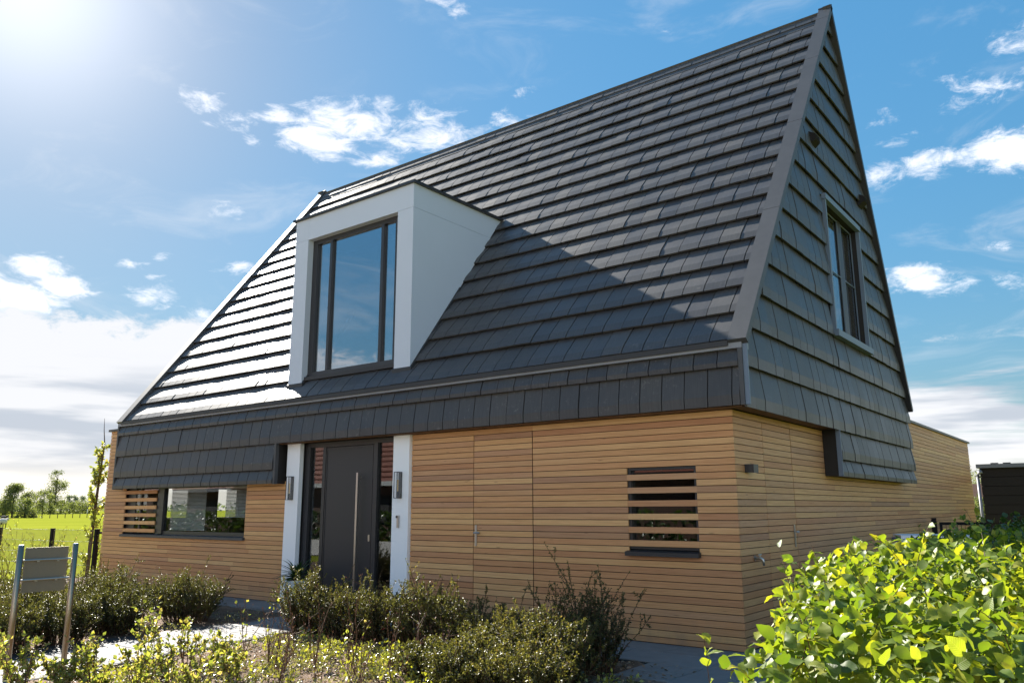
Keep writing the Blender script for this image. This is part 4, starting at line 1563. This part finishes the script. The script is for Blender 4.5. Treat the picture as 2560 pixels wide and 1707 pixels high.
# ---- beech hedge -----------------------------------------------------------
def big_leaf_mesh(name, seed, mat):
    """one beech leaf, 1 unit long: folded, wavy, toothed oval of 28 triangles"""
    rs = np.random.RandomState(seed)
    K = 8
    t = np.linspace(0, 1, K)
    w = .36 * np.sin(np.pi * np.clip(t, 0, 1) ** .86) * (1 - .12 * t)
    curl = rs.uniform(.05, .28)
    wav = rs.uniform(.01, .035)
    mid = np.stack([t, np.zeros(K), -curl * t ** 2 + .04 * np.sin(t * 3)], 1)
    fold = rs.uniform(.10, .40)
    Lf = mid + np.stack([np.zeros(K), w, w * fold + wav * np.sin(np.arange(K) * 2.2)], 1)
    Rt = mid + np.stack([np.zeros(K), -w, w * fold + wav * np.cos(np.arange(K) * 2.0)], 1)
    Lf[1:-1:2, 0] -= .02
    Rt[1:-1:2, 0] -= .02
    return mid, Lf, Rt


def big_leaf_arrays(c, d, up, L, seed):
    rs = np.random.RandomState(seed)
    n = len(c)
    protos = [big_leaf_mesh('', s, None) for s in range(10)]
    V, F, T = [], [], []
    d = norm(d)
    s = norm(np.cross(up, d))
    nn = np.cross(d, s)
    K = 8
    f = []
    for k in range(K - 1):
        f += [(k, k + 1, K + k + 1, K + k), (k, 2 * K + k, 2 * K + k + 1, k + 1)]
    f = np.array(f)
    pid = rs.randint(0, 10, n)
    pv = np.stack([np.concatenate(p) for p in protos])        # 10, 24, 3
    loc = pv[pid] * L[:, None, None]
    v = c[:, None] + loc[..., :1] * d[:, None] + loc[..., 1:2] * s[:, None] + loc[..., 2:] * nn[:, None]
    fs = (np.arange(n)[:, None, None] * 24 + f[None]).reshape(-1, 4)
    return v.reshape(-1, 3), fs


def hedge(name, label, x0, x1, y0, y1, z1, n, leafL, mat, seed, singles=0, twigs=400, shape=.15, facebias=True):
    rs = np.random.RandomState(seed)
    t = thing(name, label, 'hedge', ((x0 + x1) / 2, (y0 + y1) / 2, -.03))
    cx, cy = (x0 + x1) / 2, (y0 + y1) / 2
    hx, hy = (x1 - x0) / 2, (y1 - y0) / 2
    # shell-weighted points of a rounded box
    p = rs.uniform(-1, 1, (n * 3, 3))
    e = np.stack([np.abs(p[:, 0]) * hx - hx, np.abs(p[:, 1]) * hy - hy, (p[:, 2] * .5 + .5) * z1 - z1], 1)
    near = e.max(1)                                        # 0 at the surface, negative inside
    keep = rs.uniform(size=len(p)) < np.exp(near / .16)
    p = p[keep][:n]
    m = len(p)
    P = np.stack([p[:, 0] * hx, p[:, 1] * hy, (p[:, 2] * .5 + .5) * z1], 1)
    # lumpy outline
    bump = .07 * np.sin(P[:, 1] * 2.3 + P[:, 2] * 3) + .06 * np.sin(P[:, 0] * 5.1 + P[:, 1] * 4.2 + 1) + rs.normal(size=m) * .025
    out = norm(np.stack([p[:, 0] ** 5, p[:, 1] ** 5 * (hy / max(hx, .01)) ** .0, np.maximum(p[:, 2], 0) ** 5], 1) + 1e-4)
    P = P + out * bump[:, None]
    # round the top edges
    ex = np.maximum(np.abs(p[:, 0]) - .6, 0) / .4
    ey = np.maximum(np.abs(P[:, 1]) - (hy - .45), 0) / .45
    P[:, 2] -= shape * (ex ** 2 + ey ** 2) * (P[:, 2] / z1)
    # the near left corner is rounded off in plan
    cut = .60 * np.clip((P[:, 1] + hy - 3.4) / -3.4, 0, 1) ** 1.25 if singles else np.zeros(m)
    P[:, 0] += cut * (1 - (P[:, 0] + hx) / (2 * hx))
    d = norm(out * .55 + rs.normal(size=(m, 3)) * .75 + np.array([0, 0, -.12]))
    up = norm(rs.normal(size=(m, 3)) * .55 + np.array([0, 0, 1.0]) + out * .5)
    L = rs.uniform(.65, 1.2, m) * leafL
    if singles:
        # loose new shoots that stand out of the clipped surface, leaves in two rows
        ns = 170
        src = rs.choice(np.where((near[keep][:n] > -.05) & (P[:, 2] > .75))[0], ns)
        so_ = norm(out[src] * .7 + rs.normal(size=(ns, 3)) * .45 + np.array([-.15, 0, .25]))
        SP = grow_paths(rs, P[src] - so_ * .10, so_, rs.uniform(.16, .36, ns), 5, .35, -.15)
        sc_, sd2, _ = sample_paths(SP, 7, rs, .35, 1.0)
        sv, sf = thin_tubes(SP, .0022, .0010, 4)
        link('shoots', arrays_to_mesh('shoots', sv, sf, None, 'twig'), t, 'stuff')
        P = np.concatenate([P, sc_])
        d = np.concatenate([d, norm(sd2 * .6 + rs.normal(size=sc_.shape) * .6)])
        up = np.concatenate([up, norm(rs.normal(size=sc_.shape) * .45 + np.array([0, 0, 1.0]))])
        L = np.concatenate([L, rs.uniform(.45, 1.0, len(sc_)) * leafL])
        near = np.concatenate([near[keep][:n], np.zeros(len(sc_))])
        keep = np.ones(len(P), bool)
        n = m = len(P)
        dist = np.linalg.norm(P + np.array([cx, cy, -.03]) - np.array(CAM), axis=1) - near[keep][:n] * 3
        order = np.argsort(dist)
        one, many = order[:singles], order[singles:]
        lm = []
        for s_ in range(8):
            mid, Lf, Rt = big_leaf_mesh('', s_ + 50, None)
            mb = MB()
            K = 8
            f = []
            for k in range(K - 1):
                f += [(k, k + 1, K + k + 1, K + k), (k, 2 * K + k, 2 * K + k + 1, k + 1)]
            mb.add([tuple(q) for q in np.concatenate([mid, Lf, Rt])], f)
            lm.append(mb.mesh('leaf', 'beech_leaf_single', True))
        for i in one:
            dd, uu = d[i], up[i]
            ss = np.cross(uu, dd)
            ss /= np.linalg.norm(ss)
            nn = np.cross(dd, ss)
            l = L[i]
            M = Matrix(((dd[0] * l, ss[0] * l, nn[0] * l, P[i, 0]), (dd[1] * l, ss[1] * l, nn[1] * l, P[i, 1]), (dd[2] * l, ss[2] * l, nn[2] * l, P[i, 2]), (0, 0, 0, 1)))
            link('leaf', lm[rs.randint(8)], t, mw=M)
    else:
        many = np.arange(m)
    v, f = big_leaf_arrays(P[many], d[many], up[many], L[many], seed)
    o = link('foliage', arrays_to_mesh('foliage', v, f, np.repeat(rs.uniform(.01, .98, len(many)), 14), mat, True), t, 'stuff')
    # woody stems inside and shoots that stick out
    st = np.stack([rs.uniform(-hx, hx, twigs) * .8, rs.uniform(-hy, hy, twigs) * .97, rs.uniform(.0, z1 * .75, twigs)], 1)
    di = np.stack([st[:, 0] / hx * .6, rs.normal(size=twigs) * .4, np.ones(twigs) * .8], 1) + rs.normal(size=(twigs, 3)) * .4
    if singles:
        ok = st[:, 1] > -hy + 2.6
        st, di = st[ok], di[ok]
    Pp = grow_paths(rs, st, di, rs.uniform(.3, .75, len(st)), 6, .4, .2)
    Pp[..., 2] = np.minimum(Pp[..., 2], z1 + .02)
    Pp[..., 0] = np.clip(Pp[..., 0], -hx * .92, hx * .92)
    v, f = thin_tubes(Pp, .006, .0018, 4)
    link('stems', arrays_to_mesh('stems', v, f, None, 'twig'), t)
    return t


hedge('beech_hedge', 'bright green clipped beech hedge filling the lower right corner', 2.06, 3.90, -6.75, -.45, 1.325, 36000, .062, 'beech_leaf', 201, 300, 300)
hedge('garden_hedge', 'hedge beyond the bright hedge, house shade put into its dark green leaves', 1.75, 3.6, 1.6, 15.0, 1.36, 8000, .10, 'hedge_dark_leaf', 202, 0, 200)


# ---- slender tree, pot plant ------------------------------------------------
def young_tree():
    rs = np.random.RandomState(301)
    t = thing('young_tree', 'slender young tree with fresh leaves beside the left end of the house', 'tree', (-16.25, .25, -.04))
    tr = [(0, 0, 0), (.03, 0, .8), (.08, .0, 1.7), (.16, 0, 2.6), (.24, 0, 3.2), (.14, 0, 3.55), (.10, 0, 3.85)]
    MB().tube(tr, [.05, .045, .036, .026, .014, .009, .004], 7).build('trunk', 'bark', t, True)
    T = np.array(tr)
    n = 46
    z = rs.uniform(.25, 3.1, n)
    x = np.interp(z, T[:, 2], T[:, 0])
    st = np.stack([x, np.zeros(n), z], 1)
    th = rs.uniform(0, 6.28, n)
    di = np.stack([np.cos(th), np.sin(th), np.full(n, .9)], 1)
    ln = np.interp(z, [0, 1.2, 3.1], [.75, .55, .25]) * rs.uniform(.6, 1, n)
    P = grow_paths(rs, st, di, ln, 5, .3, .4)
    v, f = thin_tubes(P, .008, .003, 4)
    link('branches', arrays_to_mesh('branches', v, f, None, 'bark'), t)
    c, d, tt = sample_paths(P, 26, rs, .2, 1.05)
    L = rs.uniform(.06, .11, len(c))
    link('crown', leaf_mesh('crown', c, d * .4 + rs.normal(size=c.shape), L, L * .6, rs.uniform(0, .9, len(c)), 'sprout_leaf', rng=rs), t)


young_tree()

t = thing('potted_plant', 'spiky dark green plant in pale pot beside the left white pillar', 'plant', (-7.62, -.36, 0.0))
MB().tube([(0, 0, 0), (0, 0, .05), (0, 0, .42), (0, 0, .45)], [.13, .15, .20, .21], 20).build('pot', 'pot_white', t, True)
MB().tube([(0, 0, .452), (0, 0, .456)], .185, 20).build('earth', 'soil', t)
rsx = np.random.RandomState(9)
for i in range(70):
    a = rsx.uniform(0, 6.28)
    tilt = rsx.uniform(.15, 1.35)
    l = rsx.uniform(.28, .48)
    mb = MB()
    K = 5
    vs = []
    for k in range(K):
        q = k / (K - 1)
        ang = tilt + q * .5
        rr = l * q * math.sin(min(ang, 1.5))
        zz = .455 + l * q * math.cos(min(ang, 1.7))
        w = .022 * (1 - q ** 2) + .002
        cx_, cy_ = rr * math.cos(a), rr * math.sin(a)
        vs += [(cx_ - w * math.sin(a), cy_ + w * math.cos(a), zz + w * .4), (cx_, cy_, zz), (cx_ + w * math.sin(a), cy_ - w * math.cos(a), zz + w * .4)]
    fs = []
    for k in range(K - 1):
        fs += [(k * 3, k * 3 + 1, k * 3 + 4, k * 3 + 3), (k * 3 + 1, k * 3 + 2, k * 3 + 5, k * 3 + 4)]
    mb.add(vs, fs, rsx.uniform(.05, .95))
    mb.build('leaf', 'dark_leaf', t)

# ================================================================== SIGN
t = thing('sign_board', 'back of a small steel sign panel between two round steel posts', 'sign', (-5.12, -5.36, 0.0))
Hs = 1.255
for yy in (-.33, .195):
    m = MB().tube([(0, yy, -.1), (0, yy, Hs)], .028, 14)
    m.build('post', 'post_steel', t, True)
    MB().tube([(0, yy, Hs + .0005), (0, yy, Hs + .012)], [.0285, .022], 14).build('post_cap', 'steel', t)
MB().box(-.056, -.046, -.265, .150, .80, 1.235).build('panel', 'brushed_steel', t)
for zz in (.925, 1.115):
    MB().tube([(-.012, -.30, zz), (-.012, .165, zz)], .010, 8).build('crossbar', 'steel', t)
    for yy in (-.15, .04):
        MB().box(-.046, -.012, yy - .012, yy + .012, zz - .02, zz + .005).build('clip', 'steel', t)

# ================================================================== FENCES
def mesh_fence(name, label, a, b, posts, z1, wire_step, hstep, group=None, post_w=.06, rail=False):
    a, b = Vector(a), Vector(b)
    d = b - a
    L = d.length
    ang = math.atan2(d.y, d.x)
    t = thing(name, label, 'fence', (a.x, a.y, -.04), ang, group)
    for q in posts:
        MB().box(q - post_w / 2, q + post_w / 2, -post_w / 2, post_w / 2, 0, z1 + .03).build('post', 'post_black', t)
    m = MB()
    n = int(L / wire_step)
    for i in range(n + 1):
        x = i * wire_step
        m.box(x - .0025, x + .0025, -.0025, .0025, .05, z1)
    m.build('upright_wires', 'wire', t)
    z = .1
    while z <= z1 + .001:
        MB().box(0, L, .0027, .009, z - .004, z + .004).build('wire_rail', 'wire', t)
        z += hstep
    return t


mesh_fence('mesh_fence', 'green wire mesh fence with black posts left of the house', (-15.9, .22), (-26.0, -.9), (.0, 1.85, 4.3, 6.9, 9.5), 1.18, .05, .27, post_w=.085)
MB().box(-.0, .62, -.02, .02, 1.10, 1.15).build('latch_bar', 'post_black', bpy.data.objects['mesh_fence']).rotation_euler = (0, 0, math.pi)

# straggly twiggy hedge along the fence
def straggle(loc, h, label, seed):
    sapling(loc, h, label, 'straggly beech plants along the left fence', seed, .55, 9, .35)


for i, (x, y, h, lab) in enumerate(((-16.6, -.25, 1.15, 'straggly plant next to the fence post by the house'), (-17.4, -.2, 1.25, 'straggly plant with brown buds between the two fence posts'),
                                    (-18.2, -.35, 1.3, 'straggly plant just right of the second fence post'), (-19.1, -.45, 1.35, 'leafy bush on the fence left of the second post'),
                                    (-19.9, -.55, 1.3, 'leafy bush on the fence above the sign'), (-20.9, -.7, 1.2, 'straggly plant on the fence at the left picture edge'))):
    straggle((x, y), h, lab, 140 + i)

# gate between house and hedge, crate
t = thing('garden_gate', 'low black steel gate with wire grid between cedar wall and dark hedge', 'gate', (.22, 10.1, -.04), math.radians(14))
MB().box(-.05, .05, -.05, .05, 0, 1.42).build('post', 'post_black', t)
m = MB()
m.box(.10, 1.05, -.02, .02, 1.28, 1.335).box(.10, 1.05, -.02, .02, .08, .13).box(.10, .15, -.02, .02, .13, 1.28).box(1.0, 1.05, -.02, .02, .13, 1.28)
m.build('gate_frame', 'post_black', t)
m = MB()
for i in range(13):
    x = .15 + .85 * i / 12
    m.box(x - .004, x + .004, -.004, .004, .13, 1.28)
for i in range(12):
    z = .13 + 1.15 * i / 11
    m.box(.15, 1.0, .0045, .009, z - .004, z + .004)
m.build('wire_grid', 'post_black', t)
t = thing('storage_crate', 'red crate under a white and blue lid behind the bright hedge', 'crate', (1.55, 2.7, -.02), math.radians(20))
MB().box(-.42, .42, -.35, .35, .0, 1.17).build('body', 'crate_red', t)
MB().box(-.46, .46, -.39, .39, 1.172, 1.225).build('rim', 'crate_blue', t)
MB().box(-.44, .44, -.37, .37, 1.227, 1.27).build('lid', 'crate_white', t)
t = thing('paddling_tub', 'pale blue tub standing behind the red crate', 'tub', (1.45, 4.3, -.02), math.radians(10))
MB().tube([(0, 0, 0), (0, 0, 1.16)], [.30, .38], 18).build('bowl', 'crate_white', t, True)
MB().tube([(0, 0, 1.162), (0, 0, 1.205)], .40, 18).build('rim', 'crate_blue', t)

# shed on the right
sx0, sy0 = -.15, 20.2
t = thing('garden_shed', 'dark brown board shed with pale roof edge at the right picture edge', 'shed', (sx0, sy0, -.04))
body = MB().box(0.02, 5.0, .02, 4.0, 0, 2.85).build('wall', 'shed_board', t)
for i in range(10):
    MB().box(0, 5.02, -.012 - .004 * (i % 2), .018, .01 + i * .285, .285 * (i + 1) - .006).build('board', 'shed_board', body)
MB().box(-.08, 5.1, -.12, 4.1, 2.851, 2.97).build('roof_edge', 'zinc', t)
MB().tube([(-.07, -.03, 0), (-.07, -.03, 2.62)], .045, 10).build('downpipe', 'zinc', t, True)
MB().tube([(-.07, -.03, 2.58), (-.03, -.05, 2.72), (.06, -.05, 2.76)], .075, 10).build('pipe_bend', 'zinc', t, True)
for xx in (.28, .62):
    MB().box(xx, xx + .2, .3, .5, 2.972, 3.02).build('roof_vent', 'black_metal', t)

# ================================================================== FAR LAND
def at(u, dist):
    az = -YAW + math.atan((u - 1280.0) / 2044.5)
    return CAM.x + math.sin(az) * dist, CAM.y + math.cos(az) * dist


def far_tree(u, dist, h, w, label, seed, name='field_tree', trunk=.25, leaf=.5, n=1500, mat='tree_leaf', group='trees beyond the meadow', lobes=14, base=.12, airy=1.0):
    rs = np.random.RandomState(seed)
    x, y = at(u, dist)
    t = thing(name, label, 'tree', (x, y, -.06), rs.uniform(0, 6.28), group)
    MB().tube([(0, 0, 0), (0, 0, h * .45), (0, 0, h * .86)], [trunk, trunk * .7, trunk * .15], 6).build('trunk', 'bark', t)
    zc = rs.uniform(base, .93, lobes)
    prof = np.interp(zc, [base, .28, .5, .8, 1.0], [.55, 1.0, .95, .55, .1])
    th = rs.uniform(0, 6.28, lobes)
    rr = rs.uniform(.25, .85, lobes) * prof * w * .5
    C = np.stack([np.cos(th) * rr, np.sin(th) * rr, zc * h], 1)
    R = rs.uniform(.16, .30, lobes) * w * (.55 + .6 * prof)
    st = np.stack([np.zeros(lobes), np.zeros(lobes), np.clip(zc - .18, .1, 1) * h], 1)
    P = st[:, None] + (C - st)[:, None] * np.linspace(0, 1, 4)[None, :, None]
    v, f = thin_tubes(P, trunk * .28, trunk * .08, 4)
    link('branches', arrays_to_mesh('branches', v, f, None, 'bark'), t)
    i = rs.randint(0, lobes, n)
    q = norm(rs.normal(size=(n, 3))) * (rs.uniform(0, 1, n) ** .45)[:, None]
    c = C[i] + q * R[i][:, None] * np.array([1, 1, .85])
    c[:, 2] = np.maximum(c[:, 2], .05 * h)
    L = rs.uniform(.5, 1.1, n) * leaf
    tn = np.clip(rs.uniform(.02, .7, n) + rs.normal(size=lobes)[i] * .10 + .1, .01, .98)
    link('crown', leaf_mesh('crown', c, rs.normal(size=(n, 3)), L, L * .7, tn, mat, rng=rs), t)
    return t


far_tree(133, 450, 21.5, 11.5, 'tall airy poplar standing alone above the far treeline', 401, leaf=.75, n=3000, lobes=34, trunk=.45)
far_tree(30, 230, 8.0, 8.5, 'broad willow bush with bare top shoots at left picture edge', 402, leaf=.45, n=3600, base=.02)
far_tree(12, 235, 6.0, 6.5, 'round bush cut by the left picture edge', 403, leaf=.45, n=1800, base=.02)
far_tree(62, 222, 4.6, 6.0, 'low yellowish bush right of the willow bush', 404, leaf=.4, n=1800, base=.02)
far_tree(80, 224, 2.2, 4.5, 'flat low bush at right end of the bushes', 405, leaf=.35, n=900, base=.02)
far_tree(66, 380, 9.5, 8.0, 'tree with rounded top behind the willow bush', 406, leaf=.6, n=1500)
far_tree(88, 400, 9.5, 8.0, 'greyish willow left of the tall poplar', 407, leaf=.6, n=1500, base=.02)
far_tree(105, 405, 10.5, 8.0, 'willow with dark foot left of the tall poplar', 408, leaf=.6, n=1500, base=.02)
far_tree(120, 410, 9.0, 8.0, 'yellowish willow touching the tall poplar', 409, leaf=.6, n=1400, base=.02)
far_tree(150, 460, 6.0, 9.0, 'bushy tree just right of the tall poplar', 410, leaf=.7, n=1400, base=.02)
far_tree(172, 470, 5.5, 12.0, 'low wide bush in the treeline left of the house', 411, leaf=.7, n=1400, base=.02)
far_tree(195, 480, 6.5, 13.0, 'bush in the treeline behind the white field gate', 412, leaf=.7, n=1400, base=.02)
far_tree(222, 480, 6.8, 13.0, 'bush in the treeline next to the slender young tree', 413, leaf=.7, n=1400, base=.02)
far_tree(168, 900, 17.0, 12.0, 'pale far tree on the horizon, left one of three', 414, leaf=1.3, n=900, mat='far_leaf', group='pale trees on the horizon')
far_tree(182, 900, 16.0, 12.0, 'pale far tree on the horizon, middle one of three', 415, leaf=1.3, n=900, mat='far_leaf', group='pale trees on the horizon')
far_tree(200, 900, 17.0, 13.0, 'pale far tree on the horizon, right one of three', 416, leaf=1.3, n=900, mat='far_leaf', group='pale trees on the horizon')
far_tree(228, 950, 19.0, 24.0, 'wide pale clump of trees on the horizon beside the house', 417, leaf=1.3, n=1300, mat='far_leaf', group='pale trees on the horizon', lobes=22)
# behind the shed
far_tree(2452, 150, 8.5, 12.0, 'leafy tree seen between house and shed', 420, leaf=.4, n=2500, group='trees behind the shed', base=.05)
far_tree(2445, 62, 2.1, 4.2, 'light green bush between house and shed', 421, leaf=.22, n=2200, group='trees behind the shed', base=.02, trunk=.06)
far_tree(2462, 60, 1.7, 3.6, 'bush touching the shed edge', 422, leaf=.2, n=2000, group='trees behind the shed', base=.02, trunk=.06)


def woodland():
    """far belt of trees all round the horizon that reads as one mass"""
    rs = np.random.RandomState(77)
    C, L, T = [], [], []
    for k in range(420):
        a = rs.uniform(0, 2 * math.pi)
        dist = rs.uniform(1100, 1700)
        x, y = CAM.x + math.sin(a) * dist, CAM.y + math.cos(a) * dist
        w, h = rs.uniform(20, 60), rs.uniform(6, 15)
        n = 60
        q = rs.uniform(-1, 1, (n, 3))
        C.append(np.stack([x + q[:, 0] * w, y + q[:, 1] * w, (q[:, 2] * .5 + .5) * h * (1 - .4 * q[:, 0] ** 2)], 1))
        L.append(rs.uniform(4, 8, n))
        T.append(rs.uniform(0, .98, n))
    C, L, T = map(np.concatenate, (C, L, T))
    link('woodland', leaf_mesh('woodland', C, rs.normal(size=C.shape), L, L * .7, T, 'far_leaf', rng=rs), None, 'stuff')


woodland()

# field fence posts, white gate, sheep, barn
x0, y0 = at(85, 205)
x1, y1 = at(235, 215)
t = thing('field_fence', 'thin post and wire fence across the meadow', 'fence', (x0, y0, -.06))
for i in range(9):
    q = i / 8
    MB().box((x1 - x0) * q - .06, (x1 - x0) * q + .06, (y1 - y0) * q - .06, (y1 - y0) * q + .06, 0, 1.1).build('post', 'bark', t)
MB().tube([(0, 0, .95), (x1 - x0, y1 - y0, .95)], .015, 4).build('wire_strand', 'wire', t)
gx, gy = at(217, 440)
t = thing('field_gate', 'small white gate far off at the treeline', 'gate', (gx, gy, -.06), -.4)
for z in (.4, .9, 1.4, 1.9):
    MB().box(-1.6, 1.6, -.03, .03, z, z + .16).build('rail', 'crate_white', t)
for x in (-1.7, 1.7):
    MB().box(x - .1, x + .1, -.1, .1, 0, 2.2).build('gate_post', 'crate_white', t)


def sheep(u, dist, label, wool, rz, seed):
    rs = np.random.RandomState(seed)
    x, y = at(u, dist)
    t = thing('sheep', label, 'sheep', (x, y, -.06), rz, 'sheep in the meadow')
    s = 1.0
    me = bpy.data.meshes.new('body')
    import bmesh
    bm = bmesh.new()
    bmesh.ops.create_uvsphere(bm, u_segments=16, v_segments=10, radius=1.0)
    for v in bm.verts:
        v.co = Vector((v.co.x * .58, v.co.y * .30, v.co.z * .31)) * (1 + .04 * math.sin(v.co.x * 9) * math.cos(v.co.z * 8))
        if v.co.x > .42:
            v.co.z += .16 * (v.co.x - .42) / .16
            v.co.y *= .55
            v.co.x += .10
        v.co.z += .62
    # legs and head are pulled out of the one body surface
    bm.to_mesh(me)
    bm.free()
    me.polygons.foreach_set('use_smooth', [True] * len(me.polygons))
    me.materials.append(MAT[wool])
    body = link('body', me, t)
    MB().tube([(.62, 0, .80), (.74, 0, .86), (.86, 0, .80), (.96, 0, .70)], [.11, .13, .10, .055], 8).build('head', 'sheep_dark' if wool == 'sheep_dark' else wool, t, True)
    for lx in (-.34, .34):
        for ly in (-.14, .14):
            MB().tube([(lx, ly, .55), (lx + (.03 if lx > 0 else -.05), ly, .30), (lx, ly, 0)], [.085, .05, .038], 6).build('leg', 'sheep_dark', t)
    for ly in (-.12, .12):
        MB().tube([(.70, ly * .6, .93), (.66, ly * 1.7, .92)], [.03, .012], 5).build('ear', wool, t)


sheep(8, 95, 'pale woolly sheep in the meadow above the fence', 'sheep_wool', 2.2, 1)
sheep(10, 150, 'dark sheep in the meadow behind the pale sheep', 'sheep_dark', .3, 2)

bx, by = at(2440, 120)
t = thing('barn', 'low barn with brown roof between the trees and the shed', 'barn', (bx, by, -.06), .15)
MB().box(-6, 6, -3, 3, 0, 2.2).build('wall', 'brick_dark', t)
MB().prism_x([(-3.3, 2.2), (0, 4.6), (3.3, 2.2)], -6.3, 6.3).build('roof', 'brick_dark', t)

# ================================================================== ACROSS THE STREET (seen mirrored in the glazing)
def street_house(x, y, label, rz, fascia='fascia_white'):
    t = thing('brick_house', label, 'house', (x, y, -.05), rz, 'houses across the street')
    wall = MB().box(-6, 6, -4, 4, 0, 3.1).build('wall', 'brick_dark', t)
    rm = MB()
    rm.prism_x([(-4.5, 3.1), (0, 7.6), (4.5, 3.1)], -6.4, 6.4)
    roof = rm.build('roof', 'roof_red', t)
    for r in range(14):
        a = r / 14
        yy, zz = 4.52 * (1 - a), 3.12 + 4.5 * a
        MB().box(-6.42, 6.42, yy - .05, yy + .02, zz, zz + .07).build('roof_course', 'roof_red', roof)
    MB().box(-6.4, 6.4, 4.45, 4.6, 2.95, 3.2).build('fascia', fascia, t)
    for xx in (-4, -1, 3.4):
        w = MB().box(xx - .8, xx + .8, 4.0, 4.06, .9, 2.4).build('window', 'shed_board', t)
        MB().box(xx - .68, xx + .68, 4.061, 4.07, 1.0, 2.3).build('pane', 'room_dark', w)


street_house(-34, -27, 'brick house with red roof across the street, mirrored in the glass beside the door', 0)
street_house(-54, -29, 'brick house with red roof across the street, mirrored in the long window', 0, 'zinc')
street_house(-14, -27, 'brick house with red roof across the street, mirrored in the louvred window', 0, 'shed_board')
hedge('street_hedge', 'green hedge across the street, mirrored in the glass beside the door', -60, 6, -21.9, -20.9, 1.5, 6000, .30, 'hedge_dark_leaf', 205, 0, 50)
